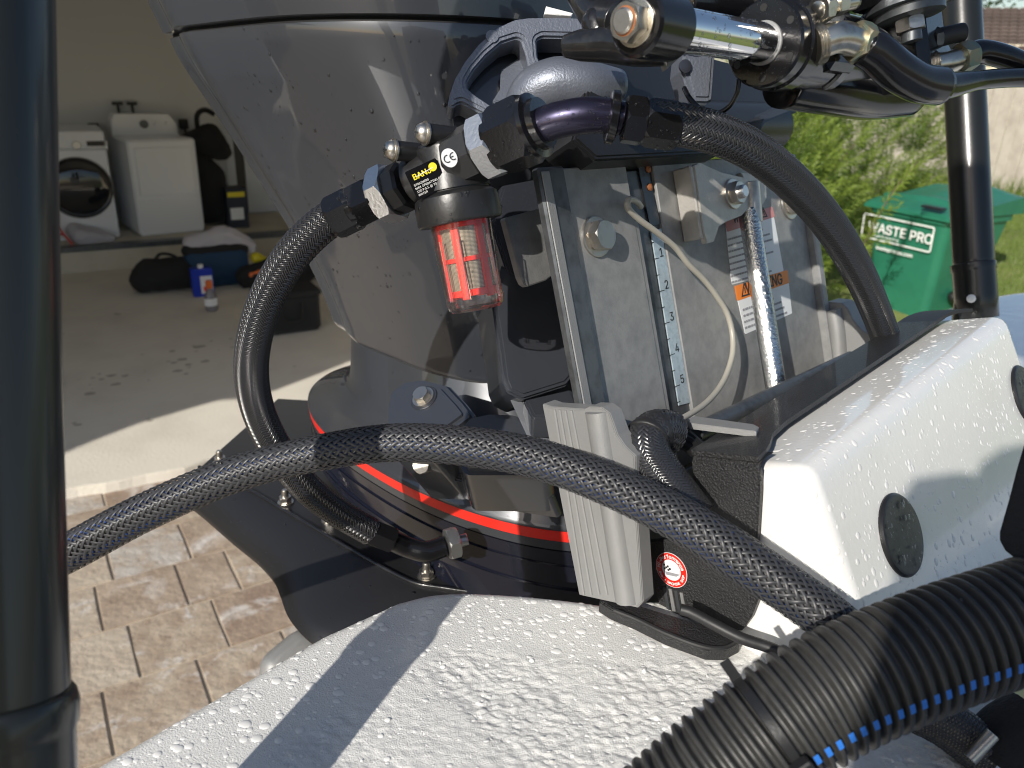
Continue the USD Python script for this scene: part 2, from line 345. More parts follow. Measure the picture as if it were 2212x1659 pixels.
def leaf(name, c1, c2, tr=.35):
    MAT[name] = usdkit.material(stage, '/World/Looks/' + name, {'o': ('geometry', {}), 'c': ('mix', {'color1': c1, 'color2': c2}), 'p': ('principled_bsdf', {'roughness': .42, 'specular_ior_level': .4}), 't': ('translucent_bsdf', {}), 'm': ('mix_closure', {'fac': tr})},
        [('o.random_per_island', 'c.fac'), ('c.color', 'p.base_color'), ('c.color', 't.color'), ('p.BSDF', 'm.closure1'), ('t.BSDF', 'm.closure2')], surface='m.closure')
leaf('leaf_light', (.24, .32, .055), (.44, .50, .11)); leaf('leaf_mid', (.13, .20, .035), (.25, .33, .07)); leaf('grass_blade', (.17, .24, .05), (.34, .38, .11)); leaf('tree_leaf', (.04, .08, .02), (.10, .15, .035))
plain('bark', (.12, .085, .06), .9, bump=(40, .01))

exec_after = []
# ------------------------------------------------------------------ ground, driveway, lawn
def setting(name, m, mat, smooth=False): return single(name, m, mat, kind='structure', smooth=smooth)
setting('ground', wbox([-60, -60, -.3], [60, 60, -.012]), 'soil')
PA = math.radians(33.0); px_, py_ = np.array([math.cos(PA), math.sin(PA), 0]), np.array([-math.sin(PA), math.cos(PA), 0]); PO = G(125, 1520)
dw = Thing('driveway', None, None, [0, 0, 0], kind='structure')
part(dw, 'joint_sand', box(PO * [1, 1, 0], px_, py_, Zu, [-2.5, -4, -.011], [3.2, 2.6, -.007]), 'joint_sand', False)
g = np.random.default_rng(5); pav_rest = []
for row in range(-4, 8):
    b0 = row * .31 - .005; x = -1.6 + (row * .37) % .6
    while x < 2.3:
        w = [.20, .30, .45, .30][g.integers(4)]; ctr = PO * [1, 1, 0] + px_ * (x + w / 2) + py_ * (b0 + .155); u, v, d = pix(ctr)
        if True:
            q = .0055; hz = g.normal(0, .0012); jag = Polygon([(x + q + g.normal(0, .0015), b0 + q), (x + w * .5, b0 + q + g.normal(0, .002)), (x + w - q, b0 + q + g.normal(0, .0015)), (x + w - q + g.normal(0, .002), b0 + .155), (x + w - q, b0 + .31 - q), (x + w * .45, b0 + .31 - q + g.normal(0, .002)), (x + q, b0 + .31 - q + g.normal(0, .0015)), (x + q + g.normal(0, .002), b0 + .15)])
            m = place(extr(jag, .045, .003), PO * [1, 1, 0] + Zu * hz, px_, py_, Zu)
            mt = 'paver_' + 'abcde'[g.integers(5)]
            if d > .3 and -250 < u < 1050 and 900 < v < 2100: part(dw, 'paver', m, mt, False)
            else: pav_rest.append(m)
        x += w
part(dw, 'far_pavers', cat(pav_rest), 'paver_b', False, kind='stuff')
# lawn rising gently to the fence
def lawn_z(x, y):
    d = x * .55 + y * .83; return .16 * np.clip(d - 6.0, 0, 3.6) + .02 * np.sin(x * 2.1) * np.clip(d - 5, 0, 1)
gx_, gy_ = np.meshgrid(np.linspace(1.0, 45, 90), np.linspace(.5, 60, 110), indexing='ij'); gz = lawn_z(gx_, gy_) + .002
ii, jj = np.meshgrid(np.arange(89), np.arange(109), indexing='ij'); a = ii * 110 + jj
LF = np.vstack([np.stack([a, a + 110, a + 111], -1).reshape(-1, 3), np.stack([a, a + 111, a + 1], -1).reshape(-1, 3)])
setting('lawn', trimesh.Trimesh(np.stack([gx_, gy_, gz], -1).reshape(-1, 3), LF, process=False), 'lawn', True)
def blades(pts, h, w, seed, lean=.5):
    g = np.random.default_rng(seed); k = len(pts); a = g.random(k) * 6.283; d = np.stack([np.cos(a), np.sin(a), np.zeros(k)], 1); e = np.stack([-np.sin(a), np.cos(a), np.zeros(k)], 1)
    hh = h * (.5 + g.random(k)); ww = w * (.6 + .6 * g.random(k)); ln = lean * g.random(k)
    tip = pts + Zu * hh[:, None] + d * (hh * ln)[:, None]; mid = pts + Zu * (hh * .55)[:, None] + d * (hh * ln * .3)[:, None]
    v = np.stack([pts - e * ww[:, None] / 2, pts + e * ww[:, None] / 2, mid + e * ww[:, None] * .4, mid - e * ww[:, None] * .4, tip], 1)
    f = np.array([[0, 1, 2], [0, 2, 3], [3, 2, 4]]); return trimesh.Trimesh(v.reshape(-1, 3), (f[None] + 5 * np.arange(k)[:, None, None]).reshape(-1, 3), process=False)
g = np.random.default_rng(11); q = np.stack([g.uniform(3.2, 8.5, 60000), g.uniform(4.5, 11, 60000)], 1)
uv = np.array([pix([x, y, lawn_z(x, y)])[:2] for x, y in q]); q = q[(uv[:, 0] > 2020) & (uv[:, 0] < 2330) & (uv[:, 1] > 330) & (uv[:, 1] < 760)]
single('grass', blades(np.c_[q, lawn_z(q[:, 0], q[:, 1])], .045, .006, 2), 'grass_blade', 'short sunlit lawn grass beyond the green bin', 'grass', kind='stuff', smooth=False)

# ------------------------------------------------------------------ garage
GA = math.radians(31.0); gx, gy = np.array([math.cos(GA), math.sin(GA), 0]), np.array([-math.sin(GA), math.cos(GA), 0]); GO = G(110, 595, .05) * [1, 1, 0]
def gp(a, b, z): return GO + gx * a + gy * b + Zu * z
def gab(p): q = p - GO; return q @ gx, q @ gy
def gbox(lo, hi, c=0.): return box(GO, gx, gy, Zu, lo, hi, c)
PZ = .29; SF = -4.2; WB = 1.15
edge = [(-3.4, SF)]; g = np.random.default_rng(3)
for x in np.arange(-3.3, 5.6, .06): edge.append((x, SF + .055 * (meshkit.fbm(np.array([[x * 3., 2., 0.]]), 4)[0] - .5) * 2))
edge += [(5.6, SF), (5.6, WB), (-3.4, WB)]
m = place(extr(Polygon(edge).buffer(0), .14, .008), GO + Zu * .05, gx, gy, Zu)
gf = Thing('garage_floor', None, None, gp(0, -2, 0), kind='structure'); part(gf, 'concrete_slab', m, 'concrete', False)
g = np.random.default_rng(8); sp = []
for u, v, k, s in [(205, 815, 9, .10), (300, 817, 14, .28), (345, 815, 12, .25), (250, 812, 7, .15), (380, 780, 5, .1), (395, 757, 8, .15), (460, 745, 4, .1), (490, 755, 6, .12), (255, 676, 5, .1), (330, 900, 3, .08), (175, 915, 3, .08), (420, 1040, 6, .12), (470, 735, 4, .1), (640, 790, 3, .1), (140, 720, 3, .1)]:
    p = G(u, v, .0505)
    for i in range((k + 1) // 2):
        a = g.normal(0, s, 2); rr = abs(g.normal(.007, .007)) + .003; t_ = np.linspace(0, 6.283, 11)[:-1]
        sp.append(place(extr(Polygon([(rr * (1 + .5 * (g.random() - .5)) * math.cos(x) * 1.5, rr * (1 + .5 * (g.random() - .5)) * math.sin(x)) for x in t_]), .0006), p + gx * a[0] + gy * a[1] * .25 + Zu * g.uniform(.0008, .0012), gx, gy, Zu))
part(gf, 'oil_spots', cat(sp), 'stain', False, kind='stuff')
gar = Thing('garage', 'open beige garage with a raised laundry step along its back wall', 'garage', gp(0, 0, 0))
part(gar, 'back_wall', gbox([-3.4, WB + .002, .05], [3.3, WB + .15, 2.75]), 'wall_beige', False)
part(gar, 'side_wall', gbox([-3.55, SF, -.05], [-3.402, WB + .15, 2.75]), 'wall_beige', False)
part(gar, 'side_wall', gbox([3.302, SF + .3, -.05], [3.45, WB + .15, 2.75]), 'stucco', False)
part(gar, 'ceiling', gbox([-3.55, SF, 2.752], [3.45, WB + .15, 2.85]), 'ceiling_white', False)
part(gar, 'header', gbox([-3.55, SF - .02, 2.2], [3.3, SF + .16, 2.75]), 'stucco', False)
st = part(gar, 'raised_step', gbox([-3.4, 0, .052], [2.55, WB, PZ], .008), 'concrete_step', False)
part(gar, 'step_edge', gbox([-3.4, -.012, PZ - .045], [2.6, .10, PZ + .004], .004), 'aluminium_dark', False, label='grey worn edge along the top of the step')
a0, b0 = gab(G(575, 505, PZ)); 
fr_ = part(gar, 'door_frame', gbox([a0 - .10, WB - .02, PZ + .005], [a0 - .01, WB + .001, 2.3]), 'door_white', False)
dr_ = part(gar, 'door', gbox([a0 + .09, WB - .03, PZ + .01], [a0 + .9, WB + .001, 2.28]), 'door_white', False, label='white side door in shadow')
part(gar, 'door_gap', gbox([a0 - .01, WB - .008, PZ + .005], [a0 + .09, WB + .0015, 2.28]), 'black_plastic', False)
# added roof, unseen, its edge shaped to draw the shadow line on the concrete
RZ = 2.6; Q = [G(*a, .05) for a in ((40, 1018), (116, 985), (299, 915), (470, 865), (522, 862), (582, 848), (690, 807), (754, 781))]
E_ = [q + SUN * ((RZ - .05) / SUN[2]) for q in Q]; d0 = unit(E_[0] - E_[2]); d1 = unit(E_[-1] - E_[-3])
rp = [tuple((E_[0] + d0 * 3)[:2])] + [tuple(e[:2]) for e in E_] + [tuple((E_[-1] + d1 * .9)[:2]), tuple((E_[-1] + d1 * .9 + gy * 1.3)[:2]), tuple((E_[0] + d0 * 3 + gy * 6)[:2])]
part(gar, 'shade_roof', place(extr(Polygon(rp).buffer(0), .12), Zu * (RZ + .12), X, Y, Zu), 'roof_trim', False)
part(gar, 'added_wall', gbox([-6.6, SF - 1.0, -.1], [-6.4, SF + 3, RZ - .002]), 'stucco', False)  # wall added to go with the made-up roof, also unseen

def valve(u, v0, v1, label):
    a, _ = gab(on(u, v0, gp(0, WB - .04, 0), gy)); z0 = on(u, v0, gp(0, WB - .04, 0), gy)[2]; z1 = on(u, v1, gp(0, WB - .04, 0), gy)[2]
    t = Thing('water_tap', label, 'tap', gp(a, WB, z0))
    part(t, 'body', cyl(gp(a, WB, z0), gp(a, WB - .09, z0), .018, 12), 'black_plastic'); part(t, 'handle', gbox([a - .05, WB - .075, z0 - .012], [a + .05, WB - .05, z0 + .02], .006), 'black_plastic')
    part(t, 'hose', tube([gp(a, WB - .07, z0), gp(a + .004, WB - .06, z0 - .08), gp(a, WB - .05, (z0 + z1) / 2), gp(a, WB - .04, z1 - .1)], .013, 8), 'braid_black')
valve(253, 224, 306, 'left one of two black water taps on the wall above the dryer'); valve(284, 224, 306, 'right one of two black water taps on the wall above the dryer')
valve(201, 270, 300, 'small low tap on the wall above the washing machine')
a, _ = gab(on(397, 268, gp(0, WB - .04, 0), gy)); z = on(397, 268, gp(0, WB - .04, 0), gy)[2]
t = Thing('power_plug', 'dark dryer plug and cord in a wall outlet right of the dryer', 'plug', gp(a, WB, z))
part(t, 'plug', gbox([a - .045, WB - .06, z - .05], [a + .045, WB, z + .05], .01), 'black_plastic'); part(t, 'cord', tube([gp(a, WB - .05, z - .04), gp(a + .02, WB - .04, z - .2), gp(a - .03, WB - .03, z - .5)], .012, 8), 'black_rubber')

# washing machine
aw, bw = gab(G(260, 513, PZ)); Wd, Dp, Ht = .69, .70, .98
t = Thing('washing_machine', 'white front loading washing machine with a big round black door', 'washing machine', gp(aw - Wd / 2, bw + Dp / 2, PZ))
part(t, 'body', gbox([aw - Wd, bw, PZ + .004], [aw, bw + Dp, PZ + Ht - .16], .012), 'appliance_white'); part(t, 'control_panel', gbox([aw - Wd, bw - .006, PZ + Ht - .155], [aw, bw + Dp, PZ + Ht], .012), 'appliance_white')
dc = on(172, 406, gp(0, bw, 0), gy); rr = .272
dr = part(t, 'door', lathe(dc + gy * .01, -gy, [(0, rr), (.03, rr), (.035, rr - .012), (.026, rr - .03)], 48), 'black_gloss'); part(dr, 'door_glass', lathe(dc - gy * .018, -gy, [(0, rr - .03), (.012, rr - .06), (.03, rr - .12), (.036, .04), (.036, 0)], 40), 'glass_dark')
part(t, 'door_trim', lathe(dc + gy * .002, -gy, [(0, rr + .008), (.016, rr + .005), (.018, rr - .004)], 48), 'aluminium')
zp = PZ + Ht - .08; kn = on(165, 313, gp(0, bw - .006, 0), gy); part(t, 'dial', cyl(kn + gy * .01, kn - gy * .03, .035, 24), 'stainless'); kd = on(207, 310, gp(0, bw - .006, 0), gy)
part(t, 'display', box(kd, gx, gy, Zu, [-.075, -.004, -.022], [.075, .004, .022], .002), 'glass_dark'); part(t, 'trim_plate', box(kd + gx * .05 - Zu * .02, gx, gy, Zu, [-.11, -.002, -.03], [.045, .0035, .04], .002), 'wall_beige')
# dryer
ad0, bd = gab(G(290, 513, PZ)); ad1, bd1 = gab(G(436, 502, PZ)); Wd = min(.70, ad1 - ad0); bd = (bd + bd1) / 2 + .03; Dp = .68; Hd = .90
t = Thing('clothes_dryer', 'white top console clothes dryer with a square door panel', 'dryer', gp(ad0 + Wd / 2, bd + Dp / 2, PZ))
UsdGeom.Xformable(t.prim).AddRotateZOp().Set(9.0)
part(t, 'body', gbox([ad0, bd, PZ + .004], [ad0 + Wd, bd + Dp, PZ + Hd], .02), 'appliance_white')
part(t, 'door_panel', gbox([ad0 + .05, bd - .016, PZ + .38], [ad0 + Wd - .05, bd + .004, PZ + Hd - .07], .008), 'appliance_white'); part(t, 'toe_panel', gbox([ad0 + .012, bd - .006, PZ + .02], [ad0 + Wd - .012, bd + .004, PZ + .36], .004), 'appliance_white')
cs = Polygon([(ad0 + .01, 0), (ad0 + Wd - .01, 0), (ad0 + Wd - .02, .10), (ad0 + Wd - .08, .18), (ad0 + .05, .185), (ad0 + .02, .13)]).buffer(.01)
co = part(t, 'console', place(extr(cs, .16, .01), gp(0, bd + Dp - .2, PZ + Hd), gx, Zu, -gy), 'appliance_white')
for i, (o_, r_) in enumerate([(.30, .04), (.42, .024), (.52, .02)]): k_ = gp(ad0 + o_, bd + Dp - .2, PZ + Hd + .10); part(co, 'knob', cyl(k_ + gy * .005, k_ - gy * .025, r_, 20), ['aluminium_dark', 'appliance_white', 'appliance_white'][i])
# things on the step
def lump(pts, r, seed=1, amp=.25, sc=9., ref=.03):
    """A soft bulky shape: hull of balls, roughened."""
    ms = [m3.Manifold.sphere(rr, 20).translate(tuple(p)) for p, rr in zip(pts, r)]
    h = m3.Manifold.batch_hull(ms); q = from_m(h.refine_to_length(ref)); q.merge_vertices(); nn = q.vertex_normals
    q.vertices = q.vertices + nn * ((meshkit.fbm(q.vertices * sc, 4, seed) - .5) * amp * np.mean(r))[:, None]; return q
ab, bb = gab(G(462, 497, PZ))
t = Thing('golf_bag', 'tall black soft bag with a curved handle right of the dryer', 'bag', gp(ab, bb + .2, PZ)); B0 = gp(ab, bb + .3, PZ)
part(t, 'body', lump([B0 + gx * .0 + Zu * .14, B0 + gx * .12 + Zu * .14, B0 + Zu * .5, B0 + gx * .1 + Zu * .5, B0 - gx * .02 + Zu * .66], [.13, .13, .13, .12, .1], 2), 'fabric_black', True)
part(t, 'hood', lump([B0 - gx * .1 + Zu * .80, B0 + gx * .10 + Zu * .86, B0 + gx * .2 + Zu * .76], [.12, .15, .11], 4, .5), 'fabric_black', True); part(t, 'handle', tube([B0 + gx * .0 + Zu * .92, B0 + gx * .02 + Zu * 1.1, B0 + gx * .09 + Zu * 1.14, B0 + gx * .18 + Zu * 1.10], .025, 10), 'fabric_black')
ab, bb = gab(G(518, 493, PZ)); t = Thing('carton', 'dark blue carton with yellow print and a white label on the step', 'carton', gp(ab, bb + .1, PZ))
part(t, 'body', gbox([ab - .10, bb, PZ + .004], [ab + .10, bb + .25, PZ + .40], .004), 'box_navy'); part(t, 'label', gbox([ab - .075, bb - .003, PZ + .09], [ab + .055, bb + .001, PZ + .21]), 'white_sticker', False); part(t, 'yellow_print', gbox([ab - .09, bb - .003, PZ + .32], [ab + .08, bb + .001, PZ + .37]), 'yellow_print', False)
al, bl = gab(G(130, 533, PZ)); t = Thing('folding_stand', 'red metal frame leaning in front of the washing machine', 'stand', gp(al, bl, PZ))
part(t, 'leg', tube([gp(al - .14, bl + .1, PZ + .42), gp(al + .10, bl + .05, PZ + .005)], .012, 8), 'red_metal'); part(t, 'leg', tube([gp(al - .04, bl + .12, PZ + .24), gp(al - .1, bl + .06, PZ + .01)], .012, 8), 'red_metal'); part(t, 'crossbar', tube([gp(al - .08, bl + .08, PZ + .11), gp(al + .06, bl + .07, PZ + .09)], .01, 8), 'red_metal')
pc = G(178, 525, PZ); single('bundled_cloth', lump([pc + Zu * .06, pc + gx * .16 + Zu * .05 + gy * .05, pc + gx * .25 + Zu * .03, pc - gx * .05 + Zu * .1 + gy * .1], [.07, .06, .03, .07], 5, .7), 'cloth_white', 'crumpled white cloth on the step below the washing machine', 'cloth', smooth=True)
# things on the floor
def gl(u, v): return G(u, v, .05)
p = gl(375, 634); t = Thing('duffel_bag', 'black duffel bag on the garage floor left of the blue can', 'bag', p)
part(t, 'body', lump([p - gx * .20 + Zu * .12 + gy * .12, p + gx * .14 + Zu * .12 + gy * .12, p - gx * .16 + Zu * .20 + gy * .16, p + gx * .14 + Zu * .20 + gy * .16], [.12, .12, .08, .07], 7, .5), 'fabric_black', True); part(t, 'handle', tube([p - gx * .1 + Zu * .27 + gy * .12, p - gx * .05 + Zu * .32 + gy * .12, p + gx * .05 + Zu * .30 + gy * .12, p + gx * .1 + Zu * .25 + gy * .12], .014, 8), 'fabric_black')
p = gl(482, 625) ; t = Thing('tote_bag', 'blue and black open tote bag stuffed full, behind the blue can', 'bag', p)
part(t, 'body', lump([p - gx * .16 + Zu * .10 + gy * .15, p + gx * .18 + Zu * .10 + gy * .15, p - gx * .2 + Zu * .28 + gy * .17, p + gx * .2 + Zu * .28 + gy * .17], [.1, .1, .07, .07], 9, .3), 'fabric_blue', True); part(t, 'rim', lump([p - gx * .22 + Zu * .32 + gy * .17, p + gx * .22 + Zu * .31 + gy * .17], [.06, .07], 3, .4), 'fabric_black', True)
q = p + gy * .2 + Zu * .38; single('bundled_cloth', lump([q - gx * .18, q + gx * .12 + Zu * .05, q + gx * .3 - Zu * .06], [.07, .09, .06], 15, .9), 'cloth_white', 'white towel heaped on top of the blue tote bag', 'cloth', smooth=True)
q = p + gx * .34 + Zu * .22 + gy * .15; single('yellow_pouch', lump([q, q + gx * .08 - Zu * .05], [.05, .04], 16, .5), 'yellow_print', 'small yellow pouch hanging at the right end of the tote bag', 'pouch', smooth=True)
p = gl(440, 638); t = Thing('metal_can', 'blue oblong solvent can with a white label on the floor', 'can', p)
part(t, 'body', box(p, gx, gy, Zu, [-.085, -.05, .003], [.085, .05, .24], .01), 'can_blue'); part(t, 'cap', cyl(p + Zu * .24 - gx * .0, p + Zu * .27, .022, 16), 'white_print'); part(t, 'label', box(p, gx, gy, Zu, [-.02, -.052, .03], [.075, -.049, .18]), 'white_sticker', False); part(t, 'red_print', box(p, gx, gy, Zu, [.0, -.054, .05], [.05, -.051, .09]), 'filter_red', False)
p = gl(458, 671); t = Thing('spray_bottle', 'clear bottle with an orange cap standing before the blue can', 'bottle', p)
part(t, 'body', lathe(p, Zu, [(.003, .04), (.02, .05), (.11, .05), (.16, .03), (.19, .02)], 20), 'bottle_clear', True); part(t, 'cap', cyl(p + Zu * .19, p + Zu * .25, .026, 16), 'orange_plastic'); part(t, 'label', lathe(p + Zu * .05, Zu, [(0, .0505), (.06, .0505)], 20), 'white_sticker')
p = gl(640, 722); t = Thing('tool_bag', 'large black tool bag with a carry strap near the motor', 'bag', p)
part(t, 'body', box(p, gx, gy, Zu, [-.24, 0, .004], [.20, .26, .30], .03), 'fabric_black'); part(t, 'lid', box(p, gx, gy, Zu, [-.25, -.012, .285], [.21, .27, .33], .012), 'fabric_black'); part(t, 'strap', tube([p + gx * -.10 - gy * .012 + Zu * .24, p + gx * -.08 - gy * .03 + Zu * .13, p + gx * .04 - gy * .03 + Zu * .12, p + gx * .06 - gy * .012 + Zu * .24], .009, 8), 'fabric_black')
p = gl(560, 618); t = Thing('parts_pile', 'pile of black and orange boat gear against the step', 'gear', p)
part(t, 'bundle', lump([p - gx * .1 + Zu * .09, p + gx * .35 + Zu * .1, p + gx * .5 + Zu * .2], [.1, .12, .12], 21, .6), 'fabric_black', True)
for k, (x, z) in enumerate([(-.08, .13), (.1, .2), (.45, .33), (.55, .22)]): part(t, 'orange_strap', lump([p + gx * x + Zu * z - gy * .06, p + gx * (x + .12) + Zu * (z + .02) - gy * .08], [.03, .025], 30 + k, .4), 'orange_plastic', True)

# ------------------------------------------------------------------ beyond the boat: bin, hedge, fence, roof
FL, FR_, = G(1846, 436, 1.02), G(2056, 470, 1.02)
ex = unit((FR_ - FL) * [1, 1, 0]); ang = math.radians(-11); ex = np.array([ex[0] * math.cos(ang) - ex[1] * math.sin(ang), ex[0] * math.sin(ang) + ex[1] * math.cos(ang), 0]); ey = np.array([-ex[1], ex[0], 0])
ex = ex * 1.10; ey = ey * 1.06; bo = FR_ * [1, 1, 0] - ex * .66
def bb_(lo, hi, c=.0): return box(bo, ex, ey, Zu, lo, hi, c)
t = Thing('waste_bin', 'green wheeled waste bin with a closed lid beside the hedge', 'bin', bo + ex * .33 + ey * .4)
lo8 = [(.09, .12, .02), (.57, .12, .02), (.57, .62, .02), (.09, .62, .02)]; hi8 = [(.012, .01, .98), (.648, .01, .98), (.648, .80, .98), (.012, .80, .98)]
rb = lambda q, r: Polygon([p_[:2] for p_ in q]).buffer(-r).buffer(r, 4)
la, ha = np.array(rb(lo8, .06).exterior.coords)[:-1], np.array(rb(hi8, .06).exterior.coords)[:-1]
nb = len(la); vv = np.vstack([np.c_[la, np.full(nb, .02)], np.c_[la * .5 + ha * .5, np.full(nb, .5)], np.c_[ha, np.full(nb, .98)]]); ff = []
for r_ in range(2):
    for k in range(nb): k2 = (k + 1) % nb; a_, b_, c_, d_ = r_ * nb + k, r_ * nb + k2, (r_ + 1) * nb + k2, (r_ + 1) * nb + k; ff += [[a_, b_, c_], [a_, c_, d_]]
part(t, 'body', place(trimesh.Trimesh(vv, ff, process=False), bo, ex, ey, Zu), 'bin_green', 50)
part(t, 'rim', place(extr(rb(hi8, .06).buffer(.018), .05, .006), bo + Zu * 1.0, ex, ey, Zu), 'bin_green')
nx, ny = 24, 28; LX, LY = np.meshgrid(np.linspace(-.02, .68, nx), np.linspace(-.04, .86, ny), indexing='ij')
lz = 1.005 + .055 * np.clip((LY + .04) / .18, 0, 1) ** .6 + .05 * np.exp(-((LX - .33) / .2) ** 2) * np.clip(LY / .5, 0, 1) + .03 * (np.abs(LY - .22) < .05) + .07 * np.clip((LY - .3) / .5, 0, 1)
i_, j_ = np.meshgrid(np.arange(nx - 1), np.arange(ny - 1), indexing='ij'); a_ = i_ * ny + j_; top = np.stack([LX, LY, lz], -1).reshape(-1, 3); bot = top.copy(); bot[:, 2] = np.minimum(1.003, bot[:, 2] - .02)
F1 = np.vstack([np.stack([a_, a_ + ny, a_ + ny + 1], -1).reshape(-1, 3), np.stack([a_, a_ + ny + 1, a_ + 1], -1).reshape(-1, 3)]); nv = nx * ny; F2 = F1[:, ::-1] + nv
bd_ = [k * ny for k in range(nx)] + [(nx - 1) * ny + k for k in range(1, ny)] + [k * ny + ny - 1 for k in range(nx - 2, -1, -1)] + [k for k in range(ny - 2, 0, -1)]
F3 = []
for k in range(len(bd_)): a1, b1 = bd_[k], bd_[(k + 1) % len(bd_)]; F3 += [[a1, a1 + nv, b1 + nv], [a1, b1 + nv, b1]]
part(t, 'lid', place(trimesh.Trimesh(np.vstack([top, bot]), np.vstack([F1, F2, F3]), process=False), bo, ex, ey, Zu), 'bin_green', 45)
part(t, 'lid_grip', bb_([.44, -.046, 1.06], [.60, .02, 1.078], .004), 'black_plastic'); part(t, 'handle', cyl(bo + ex * .06 + ey * .87 + Zu * 1.0, bo + ex * .60 + ey * .87 + Zu * 1.0, .016, 12), 'bin_green')
for s_ in (.05, .55): part(t, 'wheel', lathe(bo + ex * s_ + ey * .72 + Zu * .15, ex, [(0, .14), (.01, .15), (.05, .15), (.06, .14)], 24), 'black_rubber')
sl = .088; ex = unit(ex); ey = unit(ey); eu = unit(Zu - ey * sl); fo = bo + ex * .37 + ey * (.02) + Zu * .78; en = np.cross(ex, eu)
part(t, 'side_dent', lump([bo + ex * .70 + ey * .35 + Zu * .35, bo + ex * .69 + ey * .45 + Zu * .3], [.05, .05], 3, .2), 'black_plastic', True)
fo = fo + en * .022 - ex * .075 + eu * .05
pl = part(t, 'name_print', text('WASTE PRO', .074, fo - ex * .265 - eu * .037, ex, eu, True, .002), 'white_print', False, label='white WASTE PRO lettering in a rounded frame')
fr2 = affinity.scale(Point(0, 0).buffer(1, 16), 1, 1); rr_ = Polygon([(-.30, -.085), (.31, -.085), (.31, .08), (-.30, .08)]).buffer(.02)
part(t, 'print_frame', place(extr(rr_.difference(rr_.buffer(-.012)), .002), fo + en * .001, ex, eu, en), 'white_print', False)
part(t, 'small_print', cat([text('trash & recycling', .022, fo - ex * .20 - eu * .076, ex, eu, False, .002), text('wasteprousa.com', .030, fo - ex * .16 - eu * .175, ex, eu, True, .002), text('800-555-9000', .030, fo - ex * .14 - eu * .225, ex, eu, True, .002)][:2]), 'white_print', False, kind='stuff')

def sprig(p, d, L, nl, ll, lw, g):
    """A shoot with strap leaves all round it."""
    d = unit(d); x, y, _ = basis(d); ks = np.arange(nl); h = (.15 + .85 * ks / nl) * L; a = ks * 2.4 + g.random() * 6; dr_ = np.cos(a)[:, None] * x + np.sin(a)[:, None] * y
    up_ = .45 + .5 * ks / nl; ld = dr_ * np.sqrt(1 - np.minimum(up_, .95) ** 2)[:, None] + d * up_[:, None]; l = ll * (.7 + .5 * g.random(nl)) * (1 - .35 * ks / nl)
    b = p + d * h[:, None]; sd = np.cross(ld, d); sd /= np.linalg.norm(sd, axis=1, keepdims=True) + 1e-9
    mid = b + ld * (l * .55)[:, None]; tip = b + ld * l[:, None] + Zu * (-.12 * l)[:, None]; w = lw * (.8 + .4 * g.random(nl))
    v = np.stack([b, mid + sd * w[:, None] / 2, tip, mid - sd * w[:, None] / 2], 1); return v
def quads(vs):
    v = np.concatenate(vs); k = len(v); f = np.array([[0, 1, 2], [0, 2, 3]]); return trimesh.Trimesh(v.reshape(-1, 3), (f[None] + 4 * np.arange(k)[:, None, None]).reshape(-1, 3), process=False)
def shrub(name, label, c, rad, n, seed, L=.22, ll=.075, lw=.011, mat='leaf_light', inner='leaf_mid', group=None):
    g = np.random.default_rng(seed); t = Thing(name, label, 'shrub', [c[0], c[1], 0], group); a, b_ = [], []
    for k in range(n):
        q = g.normal(0, 1, 3); q /= np.linalg.norm(q); rr = (.62 + .42 * g.random()); o = c + q * rr * rad * (1 + .22 * (meshkit.noise((c + q * 2.2)[None] * 1.7, seed)[0] - .5) * 2)
        if o[2] < .05: continue
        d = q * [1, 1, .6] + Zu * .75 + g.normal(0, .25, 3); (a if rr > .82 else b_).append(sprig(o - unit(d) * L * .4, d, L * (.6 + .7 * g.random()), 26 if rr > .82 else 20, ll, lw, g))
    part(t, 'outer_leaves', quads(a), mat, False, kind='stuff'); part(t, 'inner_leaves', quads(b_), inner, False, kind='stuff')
    st_ = [tube([[c[0] + g.normal(0, .05), c[1] + g.normal(0, .05), 0], c * [1, 1, .5] + g.normal(0, .12, 3) * rad, c + g.normal(0, .35, 3) * rad], [.025, .016, .006], 6, 4) for k in range(6)]
    for m in st_: part(t, 'stem', m, 'bark')
GH = 'podocarpus shrubs of the hedge by the bin'
shrub('hedge_shrub', 'dense bright green shrub just left of the green bin', P(1645, 480, 5.7) * [1, 1, 0] + [0, 0, .95], np.array([.45, .5, 1.0]), 900, 1)
shrub('hedge_shrub', 'tall feathery shrub behind the lid of the green bin', P(1850, 300, 8.0) * [1, 1, 0] + [0, 0, 1.2], np.array([1.0, .9, 1.2]), 1700, 2, L=.26)
shrub('hedge_shrub', 'low leafy shrub half hidden behind the jack plate', P(1690, 420, 7.0) * [1, 1, 0] + [0, 0, 1.0], np.array([.8, .8, 1.2]), 900, 3)
g = np.random.default_rng(44); t = Thing('hedge_branch', 'long loose shoot arching in front of the bin lid', 'branch', P(1880, 520, 5.25)); pp = spline([P(1850, 560, 5.3), P(1880, 500, 5.25), P(1925, 420, 5.2), P(1985, 345, 5.2)], 6); vs = []
for a_, b2 in zip(pp, pp[1:]): vs.append(sprig(a_, b2 - a_ + g.normal(0, .012, 3), np.linalg.norm(b2 - a_) * 1.5, 12, .075, .012, g))
for k in (4, 8, 11): vs.append(sprig(pp[k], unit(pp[k + 1] - pp[k]) + g.normal(0, .7, 3), .16, 16, .07, .012, g))
part(t, 'leaves', quads(vs), 'leaf_light', False, kind='stuff'); part(t, 'stem', sweep(pp, np.linspace(.006, .003, len(pp)), 6), 'bark')
